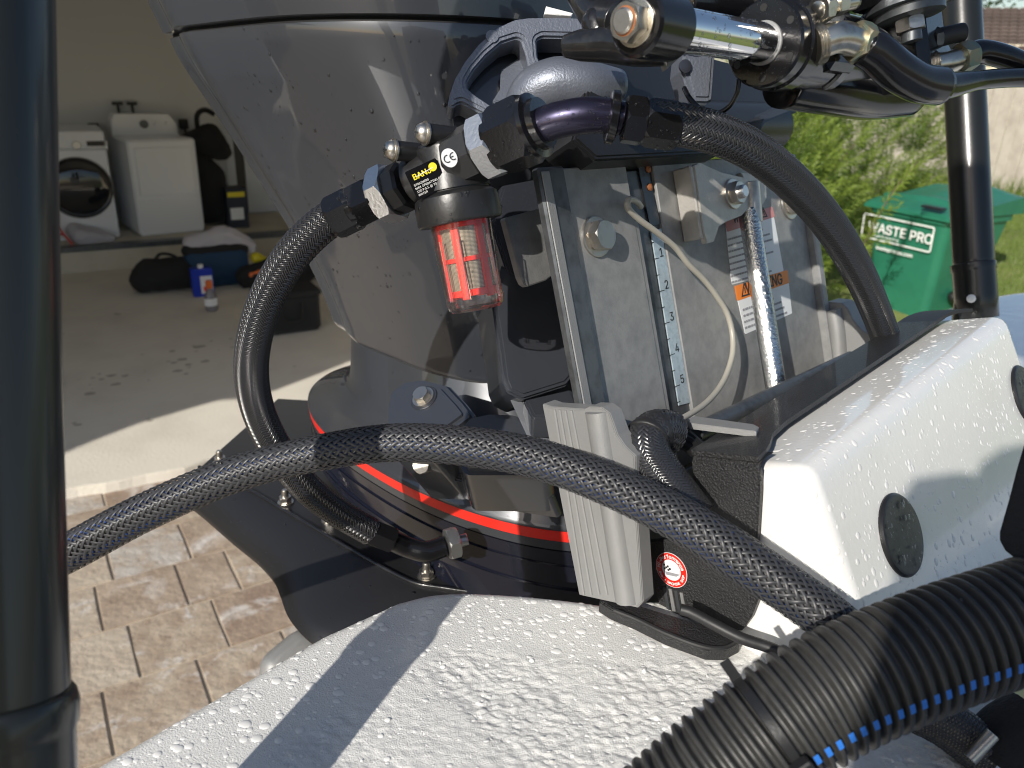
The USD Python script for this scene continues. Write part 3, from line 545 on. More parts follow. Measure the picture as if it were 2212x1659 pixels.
# fence of upright boards
F0, F1_ = P(2020, 392, 10.2), P(2330, 425, 8.6); F0[2] = F1_[2] = 0; fd = unit(F1_ - F0); fn = np.array([fd[1], -fd[0], 0]); L_ = np.linalg.norm(F1_ - F0); F0 = F0 - fd * 5.6
t = Thing('board_fence', 'weathered upright board fence behind the lawn', 'fence', F0 + fd * 6); g = np.random.default_rng(9); x = 0.; bz = .50
while x < 5.6 + L_ + .6:
    h = bz + 1.62 + g.normal(0, .012); bx = box(F0, fd, fn, Zu, [x + .003, g.normal(0, .004), bz - .1], [x + .137, .018 + g.normal(0, .003), h], .003)
    part(t, 'board', bx, 'fence_wood', False); x += .142
part(t, 'rail', box(F0, fd, -fn, Zu, [0, .03, bz + .3], [x, .07, bz + .39]), 'fence_wood', False); part(t, 'rail', box(F0, fd, -fn, Zu, [0, .03, bz + 1.3], [x, .07, bz + 1.39]), 'fence_wood', False)
g = np.random.default_rng(12); k = 900; xx = 5.2 + g.random(k) * (L_ + .4); q = F0 + fd * xx[:, None] + fn * (.05 + .25 * g.random(k))[:, None]; q[:, 2] = lawn_z(q[:, 0], q[:, 1])
single('grass_tufts', blades(q, .30, .012, 5, .8), 'grass_blade', 'taller untrimmed grass along the foot of the board fence', 'grass', kind='stuff', smooth=False)
# neighbour's roof
ro = P(1846, 50, 26.); ro2 = P(2300, 165, 24.); re = unit((ro2 - ro) * [1, 1, 0]); rn = np.array([-re[1], re[0], 0]); rs = unit(rn + Zu * .42); t = Thing('neighbour_house', 'neighbouring house with a brown tiled roof above the fence', 'house', ro * [1, 1, 0] + re * 6)
eav = ro * [1, 1, 0] + Zu * 2.75
def rtile(a, b0, b1, w):
    th = np.linspace(0, np.pi, 5); vs, fs = [], []
    for b_, lift in ((b0, .03), (b1, 0.)):
        for q in th: vs.append(eav + re * (a + w / 2 - w / 2 * math.cos(q)) + rs * b_ + np.cross(re, rs) * (.05 * math.sin(q) + lift))
    for k in range(4): fs += [[k, k + 1, 6 + k], [k, 6 + k, 5 + k]]
    return trimesh.Trimesh(np.array(vs), np.array(fs), process=False)
near, rest = [], []
for r_ in range(12):
    for c_ in range(64):
        a_ = c_ * .26; b_ = r_ * .33
        if a_ < .2 + b_ * .95 - 1.2: continue
        m = rtile(a_, b_, b_ + .345, .255); u, v, d = pix(m.vertices.mean(0)); (near if (1880 < u < 2230 and -10 < v < 150 and len(near) < 290) else rest).append(m)
rf = part(t, 'roof', place(extr(Polygon([(-1.2, 0), (17, 0), (17, 4), (2.8, 4)]), .1), eav - np.cross(re, rs) * .03, re, rs, np.cross(re, rs)), 'roof_tile', False)
for m in near: part(rf, 'tile', m, 'roof_tile', 60)
part(rf, 'far_tiles', cat(rest), 'roof_tile', 60, kind='stuff')
part(t, 'hip_trim', tube([eav - re * 1.3 + Zu * .06, eav + re * .8 + rs * 2.0 + Zu * .08, eav + re * 2.6 + rs * 3.9 + Zu * .08], .14, 10), 'roof_trim'); part(t, 'wall', box(eav, re, rn, Zu, [-.8, .5, -2.9], [16.5, .7, .3]), 'stucco', False)
def tree(label, c, rad, n, seed):
    g = np.random.default_rng(seed); t = Thing('garden_tree', label, 'tree', [c[0], c[1], 0]); vs = []
    for k in range(n):
        q = g.normal(0, 1, 3); q /= np.linalg.norm(q); o = c + q * rad * (.5 + .55 * g.random()) * (1 + .35 * (meshkit.noise((c + q * 2)[None], seed)[0] - .5)); d = g.normal(0, 1, 3); e = unit(np.cross(d, [.3, .5, .8])); d = unit(d); s_ = .09 + .08 * g.random()
        vs.append(np.array([[o, o + d * s_ + e * s_ * .45, o + d * s_ * 2, o + d * s_ - e * s_ * .45]]))
    part(t, 'trunk', tube([[c[0], c[1], 0], c * [1, 1, .6], c], [.18, .12, .05], 8), 'bark'); part(t, 'crown', quads(vs), 'tree_leaf', False, kind='stuff')
tree('round leafy tree beside the neighbouring tiled roof', P(1850, 15, 30.), np.array([2.2, 2.0, 1.6]), 2600, 4)
tree('tall tree crown behind the tiled roof, cut off by the top of the photo', P(2060, -90, 36.), np.array([5., 3, 2.6]), 3000, 5)
# ------------------------------------------------------------------ boat: stern deck, transom box, far quarter
DZ = 1.655; H0 = G(700, 1370, DZ)
def hx(a, b, z=0.): return H0 + Th * a + Nh * b + Zu * z
def hab(p): q = p - H0; return q @ Th, q @ Nh
def deck(outline, win, step, r, amp, wall, seed, smooth_in=.05):
    """A moulded deck: flat top with a rolled edge following the outline, non-skid relief inside a smooth margin."""
    import shapely
    a, b = np.meshgrid(np.arange(win[0], win[1], step), np.arange(win[2], win[3], step), indexing='ij'); pts = shapely.points(a.ravel(), b.ravel()); ln = outline.exterior
    ins = shapely.contains(outline, pts); d = shapely.distance(ln, pts); sd = np.where(ins, d, -d)
    xy = np.stack([a.ravel(), b.ravel()], 1); out = sd < 0
    nr = shapely.line_interpolate_point(ln, shapely.line_locate_point(ln, pts[out])); xy[out] = np.stack([shapely.get_x(nr), shapely.get_y(nr)], 1)
    z = np.where(sd >= r, 0, -r + np.sqrt(np.maximum(r * r - (r - np.clip(sd, 0, r)) ** 2, 0))); z = np.where(out, -r - np.clip(-sd, 0, .03) / .03 * wall, z)
    p3 = np.stack([xy[:, 0], xy[:, 1], np.zeros(len(xy))], 1); k = np.clip((sd - smooth_in) / .012, 0, 1)
    rel = (np.abs(meshkit.fbm(p3 * 330, 2, seed) - .5) * 2) ** .7 * 1.0 + meshkit.noise(p3 * 190, seed + 3) * .7 - .8; pud = np.clip((meshkit.fbm(p3 * 22, 3, seed + 9) - .5) * 6, 0, 1)
    z = z + k * amp * rel * (1 - .55 * pud) + k * amp * .3 * pud
    v = H0 + xy[:, :1] * Th + xy[:, 1:] * Nh + z[:, None] * Zu; na, nb_ = a.shape; i, j = np.meshgrid(np.arange(na - 1), np.arange(nb_ - 1), indexing='ij'); q = i * nb_ + j
    f = np.vstack([np.stack([q, q + nb_, q + nb_ + 1], -1).reshape(-1, 3), np.stack([q, q + nb_ + 1, q + 1], -1).reshape(-1, 3)])
    f = f[(sd[f].max(1) > -.03)]; m = trimesh.Trimesh(v, f, process=False); m.remove_unreferenced_vertices()
    if m.face_normals[:, 2].mean() < 0: m.invert()
    return m
boat = Thing('boat', 'white fibreglass boat stern with wet non-skid deck and boxed transom', 'boat', hx(0, .1))
ol = [hab(G(u, v, DZ)) for u, v in ((-500, 2068), (200, 1659), (700, 1369), (860, 1296))] + [hab(G(u, v, DZ)) for u, v in ((930, 1279), (1000, 1275), (1100, 1279), (1200, 1288), (1300, 1301))]
ol = np.array(ol); ol = np.vstack([ol[:4], spline(np.c_[ol[3:], np.zeros(len(ol) - 3)], 6)[1:, :2]]); e = ol[-1]
outline = Polygon([*map(tuple, ol), (e[0] + .02, e[1] + .012), (e[0] + .045, e[1] + .035), (e[0] + .3, e[1] + .06), (e[0] + .3, .62), (-.9, .62), (-.9, ol[0][1])]).buffer(.0045)
mdeck = deck(outline, (-.32, .24, -.025, .42), .0013, .013, .0017, .22, 4, .058)
part(boat, 'deck', mdeck, 'gelcoat_deck', True)
part(boat, 'deck_side', place(extr(Polygon([(-.9, ol[0][1]), (-.318, 0.0), (-.318, .62), (-.9, .62)]), .3), H0, Th, Nh, Zu), 'gelcoat_deck', False, label='the deck running on towards the bow')
part(boat, 'hull_side', place(extr(outline.buffer(-.018), .9), H0 - Zu * .1, Th, Nh, Zu), 'gelcoat', False)
# smooth edge moulding line round the corner
TB = -.095; BP = J(TB, 0, 0)
def tp(u, v, t=TB): q = jc(on(u, v, J(t, 0, 0), T)); return (q[2], q[1])          # pixel -> (n, v) in the plane t
A0, A1, A2, A3 = tp(1500, 990), tp(1640, 1009), tp(1743, 1016), tp(1843, 1312)
dn = np.array(A3) - np.array(A2); dn /= np.linalg.norm(dn); A4 = tuple(np.array(A2) + dn * .26)
prof = Polygon([(A0[0] + .004, A0[1] - .003), A1, A2, A4, (A0[0] + .004, A4[1])]).buffer(-.012).buffer(.012, 6)
L = .40
def rprism(poly, o, ex, ey, ez, L, r=.012, k=4):
    """Prism with rolled ends."""
    ms = []
    s0 = []
    for i in range(k + 1):
        a = i / k * math.pi / 2; s0.append((r * (1 - math.sin(a)), r * (1 - math.cos(a))))
    st = [(h, ins) for ins, h in [(x, y) for x, y in s0]]
    lev = [(r * (1 - math.cos(i / k * math.pi / 2)), r * (1 - math.sin(i / k * math.pi / 2))) for i in range(k + 1)]       # (depth, inset)
    n = 160; vs = []
    full = [lev_ for lev_ in lev] + [(L - d, ins) for d, ins in reversed(lev)]
    base = poly.exterior; ss = np.linspace(0, 1, n, endpoint=False); bp = np.array([base.interpolate(q, normalized=True).coords[0] for q in ss])
    nx_ = np.roll(bp, -1, 0) - np.roll(bp, 1, 0); nrm = np.stack([nx_[:, 1], -nx_[:, 0]], 1); nrm /= np.linalg.norm(nrm, axis=1, keepdims=True)
    if not poly.contains(Point(*(bp[0] - nrm[0] * 1e-4))): nrm = -nrm
    for d, ins in full: q = bp - nrm * ins; vs.append(np.c_[q, np.full(n, d)])
    v = np.vstack(vs); f = []; m_ = len(full)
    i, j = np.meshgrid(np.arange(m_ - 1), np.arange(n), indexing='ij'); j2 = (j + 1) % n; a, b, c, d = i * n + j, i * n + j2, (i + 1) * n + j2, (i + 1) * n + j
    f = np.vstack([np.stack([a, b, c], -1).reshape(-1, 3), np.stack([a, c, d], -1).reshape(-1, 3)]); k0 = len(v); ctr = np.array(poly.representative_point().coords[0])
    v = np.vstack([v, [*ctr, 0], [*ctr, L]]); jj = np.arange(n); f = np.vstack([f, np.stack([np.full(n, k0), (jj + 1) % n, jj], 1), np.stack([np.full(n, k0 + 1), (m_ - 1) * n + jj, (m_ - 1) * n + (jj + 1) % n], 1)])
    m = trimesh.Trimesh(v, f, process=False)
    if m.volume < 0: m.invert()
    return place(m, o, ex, ey, ez)
TX = unit(T + V * .058); mbox = rprism(prof, BP, N, V, TX, L)
part(boat, 'transom_box', mbox, 'gelcoat', 40, label='white moulded transom box')
fv = V * dn[1] + N * dn[0]; fnrm = unit(np.cross(TX, fv)); fnrm = fnrm * np.sign(fnrm @ (C - BP)); FO = BP + N * A2[0] + V * A2[1]
for u, v in ((1944, 1155), (2212, 852)):
    c_ = on(u, v, FO, fnrm); r_ = .0265
    pl = part(boat, 'drain_cover', lathe(c_ - fnrm * .002, fnrm, [(0, r_), (.003, r_), (.0045, r_ - .0012), (.0052, r_ - .003), (.0052, .008), (.0055, 0)], 48), 'black_plastic', 30, label='round black cover on the transom box'); part(pl, 'water_bead', drops(lathe(c_ + fnrm * .0035, fnrm, [(0, r_ - .003), (.0015, r_ - .004)], 30), 70, .0005, .0022, seed=int(u), flat=.25, face=fnrm), 'water_clear', True, kind='stuff')
# the floor of the cockpit in front of the box and the far quarter
cf = BP + N * A4[0] + V * A4[1]
part(boat, 'cockpit_sole', place(extr(Polygon([(-.3, 0), (.95, 0), (.95, .9), (-.3, .9)]), .05), np.array([cf[0], cf[1], DZ - .005]), Th, Nh, Zu), 'gelcoat_deck', False)
fq = [hab(G(u, v, 1.655)) for u, v in ((1860, 770), (1900, 735), (1950, 694), (2020, 660), (2100, 637), (2212, 623), (2500, 640))]
fq = np.array(fq); fqs = spline(np.c_[fq, np.zeros(len(fq))], 5)[:, :2]; fpoly = Polygon([*map(tuple, fqs), (fq[-1][0] + .1, .7), (fq[0][0] + .02, .7)]).buffer(0)
mfq = deck(fpoly, (fq[:, 0].min() - .03, fq[:, 0].max() + .05, min(fq[:, 1]) - .03, .5), .008, .02, .0004, .2, 6)
part(boat, 'far_deck', mfq, 'gelcoat', True)
# drops
wd = [drops(mdeck, 2900, .0005, .0029, lambda p: (np.array([outline.exterior.distance(Point(*hab(q))) for q in p]) < .060), seed=2, flat=.24), drops(mdeck, 3200, .0005, .0017, None, seed=3, flat=.32)]
part(boat, 'water_bead', cat(wd), 'water', True, kind='stuff')
wb = drops(mbox, 2400, .0005, .0025, lambda p: ((p - BP) @ N > A1[0] - .01), seed=5, flat=.20)
part(boat, 'water_bead', wb, 'water', True, kind='stuff')

# ------------------------------------------------------------------ transom guard (black coated bracket over the transom)
tg = Thing('transom_guard', 'black wrinkle coated strap bracket folded over the transom box', 'bracket', J(TB, -.07, .12))
o_ = .0005; pa = np.array(A0) + [-.002, o_]; pb = np.array(A1) + [0.004, o_ + .001]
def gbar(t0, t1, lo, hi, c=.001): return box(J0, T, N, V, [t0, lo[0], lo[1]], [t1, hi[0], hi[1]], c)
tn_ = unit(np.cross(TX, (N * (pb - pa)[0] + V * (pb - pa)[1]))); tn_ *= np.sign(tn_ @ V); bdir = unit(N * (pb - pa)[0] + V * (pb - pa)[1]); bw_ = np.linalg.norm(pb - pa)
GO_ = J(TB, pa[1], pa[0])
top = Polygon([(-.006, .004), (L - .035, .005), (L - .03, bw_ * .70), (.06, bw_ * .70), (.035, bw_ * .76), (.018, bw_ * .90), (.006, bw_ * .97), (-.006, bw_)]).buffer(-.0015).buffer(.0015)
part(tg, 'top_band', place(extr(top, .004, .001), GO_ + tn_ * .0035, TX, bdir, np.cross(TX, bdir)), 'black_wrinkle', 30)
flap = [GO_ + TX * (L - .07) + bdir * (-.003) + tn_ * .003, GO_ + TX * (L - .040) + tn_ * .006, GO_ + TX * (L - .02) + bdir * .006 + tn_ * .006, GO_ + TX * (L - .002) + bdir * .012 + tn_ * .003]
part(tg, 'end_flap', sweep(spline(flap, 5), .0001, 4), 'black_rubber') if False else None
fl = spline(flap, 5); vs = np.vstack([np.c_[fl + bdir * .005], np.c_[fl + bdir * (bw_ * .74)], fl + tn_ * .003 + bdir * .005, fl + tn_ * .003 + bdir * (bw_ * .74)]); n_ = len(fl); ff = []
for i in range(n_ - 1):
    for a, b in ((0, n_), (3 * n_, 2 * n_), (2 * n_, 0), (n_, 3 * n_)): ff += [[a + i, a + i + 1, b + i + 1], [a + i, b + i + 1, b + i]]
part(tg, 'end_flap', trimesh.Trimesh(vs, ff, process=False), 'black_rubber', 40)
GP = J(TB - .006, 0, 0)
leafpx = [(1500, 993), (1640, 1010), (1641, 1060), (1634, 1180), (1640, 1290), (1622, 1335), (1601, 1364), (1520, 1345), (1427, 1322), (1405, 1230), (1392, 1170), (1490, 1160), (1494, 1060)]
part(tg, 'end_plate', slab(leafpx, GP, T, .004, c=.0008, rnd=.003), 'black_wrinkle', 30)
bend = [GO_ + T * .0 + tn_ * .002, GO_ + T * -.005 + tn_ * .0005, J(TB - .004, pa[1] - .008, pa[0])]
vs = np.vstack([spline(bend, 4), spline(bend, 4) + bdir * bw_, ]); n_ = len(vs) // 2
sw = spline([GO_ + T * .012 + tn_ * .0043, GO_ + T * -.001 + tn_ * .0036, GO_ - T * .0055 + tn_ * -.0005, GO_ - T * .0066 - tn_ * .008], 5); vs = np.vstack([sw + bdir * .004, sw + bdir * bw_]); n_ = len(sw); ff = [[i, i + 1, n_ + i + 1] for i in range(n_ - 1)] + [[i, n_ + i + 1, n_ + i] for i in range(n_ - 1)]
part(tg, 'corner_bend', trimesh.Trimesh(vs, ff, process=False), 'black_wrinkle', True)
footpx = [(1292, 1296), (1300, 1290), (1330, 1291), (1430, 1322), (1530, 1350), (1602, 1362), (1600, 1385), (1568, 1402), (1527, 1401), (1440, 1369), (1375, 1337), (1322, 1315)]
part(tg, 'foot', slab(footpx, np.array([0, 0, DZ + .0105]), Zu, .009, c=.0015, rnd=.003), 'black_wrinkle', 30)
part(tg, 'foot_lip', tube([on(u, v, np.array([0, 0, DZ + .0105]), Zu) for u, v in ((1327, 1318), (1375, 1337), (1440, 1368), (1527, 1398), (1566, 1399), (1597, 1382))], .0016, 8), 'black_rubber')
part(tg, 'water_bead', drops(cat(slab(leafpx, GP, T, .001, c=0), place(extr(top, .001), GO_ + tn_ * .004, TX, bdir, np.cross(TX, bdir))), 420, .0004, .0012, seed=77, flat=.4), 'water_clear', True, kind='stuff')
sc = on(1451, 1231, GP, T); sh = -T; sy = V; sx = np.cross(sy, sh); SR = .0125
sd_ = part(tg, 'sticker', lathe(sc - T * .0002, -T, [(0, SR), (.0003, SR)], 48), 'white_sticker', False, label='round red and white sticker')
so = sc - T * .00055
part(sd_, 'red_ring', place(extr(Point(0, 0).buffer(SR * .975, 24).difference(Point(0, 0).buffer(SR * .60, 24)), .0002), so, sx, sy, sh), 'red_stripe', False)
def arc_text(s, r, a0, a1, h, o, ex, ey, inv=False):
    out = []; z = np.cross(ex, ey)
    for k, ch in enumerate(s):
        if ch == ' ': continue
        a = a0 + (a1 - a0) * k / (len(s) - 1); rd = ex * math.cos(a) + ey * math.sin(a); tg_ = ex * math.sin(a) - ey * math.cos(a)
        if inv: out.append(text(ch, h, o + rd * (r + h / 2), -tg_, -rd, True, .00015, True)) if False else out.append(text(ch, h, o + rd * r, -tg_, -rd, True, .00015, True))
        else: out.append(text(ch, h, o + rd * r, tg_, rd, True, .00015, True))
    return cat(out)
part(sd_, 'ring_print', arc_text('Hi-Performance', SR * .79, math.radians(168), math.radians(12), .0026, so - T * .0002, sx, sy), 'white_print', False, kind='stuff')
part(sd_, 'ring_print', arc_text("Bob's MACHINE SHOP", SR * .79, math.radians(196), math.radians(344), .0018, so - T * .0002, sx, sy, True), 'white_print', False, kind='stuff')
fl_ = []
for i in range(4):
    for j in range(3):
        if (i + j) % 2 == 0: fl_.append(box(so, sx, sy, sh, [-.0058 + i * .0014, .0012 - .0004 * i + j * .0013 - .0012, 0], [-.0044 + i * .0014, .0025 - .0004 * i + j * .0013 - .0012, .0002]))
part(sd_, 'flag', cat(fl_), 'black_print', False, kind='stuff'); part(sd_, 'boat_mark', place(extr(Polygon([(-.0052, -.0016), (.0068, -.0022), (.0035, -.0042), (-.0048, -.0040)]), .0002), so, sx, sy, sh), 'grey_print', False)
for k in range(4): part(tg, 'slot', slab([(1432 + 12 * k, 1268 + k * 4), (1438 + 12 * k, 1269 + k * 4), (1447 + 12 * k, 1318 + k * 3), (1440 + 12 * k, 1317 + k * 3)], GP - T * .0006, T, .0008, c=0), 'aluminium_dark' if k % 2 == 0 else 'aluminium', False)

# ------------------------------------------------------------------ jack plate
jp = Thing('jack_plate', 'grey aluminium jack plate with ruler, rod and warning stickers between motor and transom', 'jack plate', J(.07, -.1, 0))
def q2(u, v, n=0.): q = jc(on(u, v, J(0, 0, n), N)); return q[0], q[1]
def pbox(t0, t1, v0, v1, n0, n1, c=.0008): return box(J0, T, V, N, [t0, v0, n0], [t1, v1, n1], c)
TOP = q2(1205, 364)[1]; tl = q2(1205, 364)[0]; ts0 = q2(1371, 470)[0]; ts1 = q2(1414, 500)[0]; tr = q2(1745, 500)[0]; BOT = -.115
part(jp, 'near_plate', pbox(tl + .004, ts0, BOT, TOP, -.012, 0), 'aluminium', False)
part(jp, 'far_plate', pbox(q2(1424, 480)[0] + .006, tr, BOT, TOP, -.012, -.0015), 'aluminium', False)
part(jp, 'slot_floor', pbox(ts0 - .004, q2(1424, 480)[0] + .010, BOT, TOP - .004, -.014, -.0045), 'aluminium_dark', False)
part(jp, 'slot_edge', pbox(ts0 - .0005, ts0 + .0045, BOT, q2(1375, 475)[1], -.012, -.0005, .0006), 'aluminium', False)
part(jp, 'side_rail', pbox(q2(1154, 366)[0], tl + .003, BOT, TOP + .001, -.004, .0035, .0015), 'aluminium_dark', 20)
part(jp, 'rail_face', pbox(q2(1168, 366, .004)[0], q2(1186, 366, .004)[0], BOT, TOP - .002, .0033, .0045, .0005), 'aluminium_pale', 20)
part(jp, 'far_rail', pbox(tr + .0005, tr + .012, BOT, TOP - .03, -.05, .006, .0015), 'aluminium', 20)
rn_ = -.0040; 
def ppoly(px, n, thick, mat, name, rnd=0., label=None): return part(jp, name, slab(px, J(0, 0, n), N, thick, c=.0002 if thick < .002 else .0006, rnd=rnd), mat, 25, label)
rl = ppoly([(1407, 500), (1429, 493), (1491, 870), (1467, 876)], rn_ + .0012, .001, 'ruler', 'ruler')
ppoly([(1379, 362), (1398, 358), (1427, 484), (1404, 488)], rn_ + .0011, .0008, 'black_paint', 'ruler_cap', label='dark upper end of the ruler')
for u, v in ((1397, 366), (1401, 405)): p = on(u, v, J(0, 0, rn_), N); part(jp, 'rusty_screw', lathe(p, N, [(0, .003), (.002, .003), (.003, .001)], 10), 'rust')
t0 = q2(1427.4, 629.5)[0]; v0 = q2(1427.4, 629.5)[1]; tks = []
for k in range(-8, 17): 
    vv_ = v0 - k * .0254 / 4; lw = .0085 if k % 4 == 0 else (.0055 if k % 2 == 0 else .003)
    if k % 2 == 0: tks.append(pbox(t0 + .0005, t0 + lw, vv_ - .0003, vv_ + .0003, rn_ + .0012, rn_ + .00135, 0))
part(rl, 'tick_marks', cat(tks), 'black_print', False, kind='stuff')
for k, s_ in enumerate('12345'): part(rl, 'numeral', text(s_, .0068, J(t0 + .0095, v0 + .0254 - k * .0254 + .0006, rn_ + .00125), T, V, False), 'black_print', False)
def bolt(parent, u, v, n, rw, rh, hh, mat='stainless', name='bolt', axis=N):
    p = on(u, v, J(0, 0, n), N); b = part(parent, name, hexn(p + axis * .0022, axis, hh, rh, rot=.3), mat, 25); part(b, 'washer', lathe(p, axis, [(0, rw), (.0018, rw), (.0022, rw - .0006)], 32), mat); return p
bolt(jp, 1286, 512, 0, .0145, .0112, .0085); bolt(jp, 1704, 441, -.001, .0145, .0112, .0085)
bolt(jp, 1170, 532, -.045, .014, .011, .009, 'stainless', 'bolt', -T)
# clevis, pin and lifting rod
CN = .017
cle = [(1499, 358), (1511, 351), (1516, 352), (1560, 372), (1612, 384), (1627, 400), (1628, 425), (1618, 450), (1604, 465), (1572, 478), (1554, 489), (1549, 505), (1543, 522), (1527, 526), (1519, 500), (1508, 420)]
c1 = part(jp, 'clevis', slab(cle, J(0, 0, CN), N, .0045, c=.001, rnd=.0012), 'steel_cast', 25)
part(c1, 'flange', box(J0, T, V, N, [q2(1506, 400, CN)[0] - .004, q2(1521, 515, CN)[1], -.001], [q2(1506, 400, CN)[0] + .0005, q2(1506, 356, CN)[1], CN - .001], .001), 'steel_cast')
part(c1, 'far_ear', slab([(1600, 372), (1640, 376), (1656, 395), (1657, 428), (1646, 446), (1628, 440)], J(0, 0, CN - .008), N, .005, c=.001, rnd=.001), 'steel_cast', 25)
p = bolt(jp, 1582, 419, CN, .0125, .0098, .006, 'stainless', 'pivot_nut'); part(jp, 'pivot_stud', lathe(p, N, [(0, .0055), (.0115, .0055), (.0125, .0045)], 20), 'zinc')
part(jp, 'rod_eye', cyl(on(1625, 440, J(0, 0, CN - .003), N) + V * .018, on(1622, 452, J(0, 0, CN - .003), N) - V * .012, .0085, 20), 'stainless')
r0, r1 = on(1618, 440, J(0, 0, CN - .008), N), on(1681, 868, J(0, 0, .028), N); r0 = on(1616, 452, J(0, 0, .012), N)
part(jp, 'lift_rod', cyl(r0, r1, .0088, 32), 'rod_wet', True); ax = unit(r1 - r0)
part(jp, 'rod_collar', lathe(r1 - ax * .006, ax, [(0, .0118), (.004, .0125), (.022, .0125), (.022, .016), (.07, .016)], 28), 'aluminium_pale')
# stickers
def sticker(u_quads, n, mat, name, parent, depth=.0003, rnd=.0015): return part(parent, name, slab(u_quads, J(0, 0, n), N, depth, c=0, rnd=rnd), mat, False)
fnl = -.0011
s1 = sticker([(1567, 480), (1668, 446), (1693, 586), (1581, 615)], fnl, 'white_sticker', 'notice', jp); sticker([(1566, 478), (1668, 446), (1674.5, 468), (1571, 501)], fnl + .0002, 'pink_print', 'header', s1)
s2 = sticker([(1587, 618), (1701, 583), (1711, 677), (1610, 722)], fnl, 'white_sticker', 'notice', jp); sticker([(1587, 618), (1701, 583), (1705, 611), (1593, 650)], fnl + .0002, 'orange_print', 'header', s2)
def lines(u0, v0, u1, v1, du, dv, n, parent, seed, w=.0016):
    g = np.random.default_rng(seed); ms = []
    for k in range(n):
        a = np.array(q2(u0 + (u1 - u0) * 0 + du * k, v0 + dv * k, fnl)); b = np.array(q2(u1 + du * k, v1 + dv * k, fnl)); d = (b - a); L_ = np.linalg.norm(d); d /= L_; x = 0
        tot = L_ * g.uniform(.55, 1.)
        while x < tot:
            ww = g.uniform(.002, .006); o = a + d * x; ms.append(box(J(o[0], o[1], fnl), T * d[0] + V * d[1], V * d[0] - T * d[1], N, [0, 0, 0], [ww, w, .00045])); x += ww + .0011
    part(parent, 'fine_print', cat(ms), 'grey_print', False, kind='stuff')
lines(1572, 520, 1668, 492, 1.1, 13.2, 8, s1, 1); lines(1604, 672, 1700, 636, 1.6, 13, 4, s2, 2, .0018)
def tri(c, r, n): return [(c[0] + r * math.cos(a), c[1] + r * math.sin(a)) for a in (math.pi / 2, math.pi * 7 / 6, -math.pi / 6)]
def sign_tri(u, v, r, parent, n=fnl + .0004):
    c = q2(u, v, n); big = Polygon(tri((0, 0), r, 0)); ring = big.difference(big.buffer(-r * .16)); bar = Polygon([(-r * .06, -r * .2), (r * .06, -r * .2), (r * .09, r * .4), (-r * .09, r * .4)]); part(parent, 'warning_triangle', place(extr(union_all([ring, bar]), .0002), J(c[0], c[1], n), T, V, N), 'black_print', False)
sign_tri(1610, 629, .0085, s2); sign_tri(1651, 462, .0062, s1)
a_, b_ = np.array(q2(1646, 618, fnl)), np.array(q2(1700, 601, fnl)); wd_ = (b_ - a_) / np.linalg.norm(b_ - a_)
tm = text('WARNING', .0098, [0, 0, 0], X, Y, True); w_ = tm.bounds[1][0]; e2 = np.array(q2(1690, 609, fnl)) 
part(s2, 'warning_print', place(tm, J(*(e2 - np.array([1, 0]) * w_ + [0, -.0015]), fnl + .00025), T, V, N), 'black_print', False, kind='stuff')
tm = text('WARNING', .0072, [0, 0, 0], X, Y, False); e2 = np.array(q2(1645, 472, fnl)); part(s1, 'warning_print', place(tm, J(*(e2 - np.array([1, 0]) * tm.bounds[1][0]), fnl + .00025), T, V, N), 'black_print', False, kind='stuff')
# base brackets, grooved, near and far
ET = -.14
bpx = [(1170, 872), (1190, 879), (1262, 884), (1272, 879), (1298, 880), (1316, 893), (1324, 915), (1333, 940), (1350, 965), (1372, 985), (1374, 1100), (1388, 1300), (1376, 1314), (1250, 1286)]
def base(dt, label=None):
    b = part(jp, 'base_bracket', slab(bpx, J(ET, 0, 0), T, .012, c=.0012, rnd=.001), 'aluminium_pale', 25, label); m_ = jp.prim
    return b
pth = stage.GetPrimAtPath
bb1 = base(0)
for k, (u0, u1) in enumerate(((1193, 1262), (1204, 1278), (1216, 1295), (1229, 1312))):
    p0, p1 = on(u0 + 6, 884 + k, J(ET, 0, 0), T), on(u1, 1284, J(ET, 0, 0), T); part(bb1, 'rib', tube([p0, (p0 + p1) / 2, p1], .0012, 6), 'aluminium_pale')
p0, p1 = on(1287, 890, J(ET, 0, 0), T), on(1352, 1300, J(ET, 0, 0), T); part(bb1, 'bead', tube([p0 + T * .003, (p0 + p1) / 2 + T * .003, p1 + T * .003], .0088, 16), 'aluminium_pale')
FT = tr + .014
fb = Polygon([tuple(np.array(tp(u, v, ET)) + 0) for u, v in bpx]).buffer(0)
far = Polygon([tuple(np.array(jc(on(u, v, J(FT, 0, 0), T)))[[2, 1]]) for u, v in ((1764, 660), (1790, 652), (1818, 655), (1832, 668), (1842, 690), (1860, 712), (1890, 730), (1934, 734), (1945, 745), (1945, 860), (1790, 860), (1772, 770))]).buffer(0)
b2_ = part(jp, 'base_bracket', place(extr(far, .024, .001), J(FT, 0, 0), N, V, np.cross(N, V)), 'aluminium_pale', 25)
part(b2_, 'bead', tube([on(1800, 668, J(FT - .002, 0, 0), T), on(1808, 715, J(FT - .002, 0, 0), T), on(1812, 770, J(FT - .002, 0, 0), T)], .008, 14), 'aluminium_pale')
part(jp, 'cross_tube', cyl(on(1500, 935, J(0, 0, .052), N), on(1838, 774, J(0, 0, .052), N), .0066, 24), 'aluminium_dark'); part(jp, 'cross_tube', cyl(on(1500, 950, J(0, 0, .03), N), on(1660, 880, J(0, 0, .03), N), .006, 24), 'aluminium_dark')
tb = q2(1487, 908, .004); part(jp, 'tie_bar', slab([(1484, 904), (1500, 898), (1628, 916), (1640, 922), (1634, 932), (1490, 914)], on(1487, 908, J(0, 0, .060), N), unit(V * .93 + N * .2), .004, c=.0006), 'aluminium_pale', False)
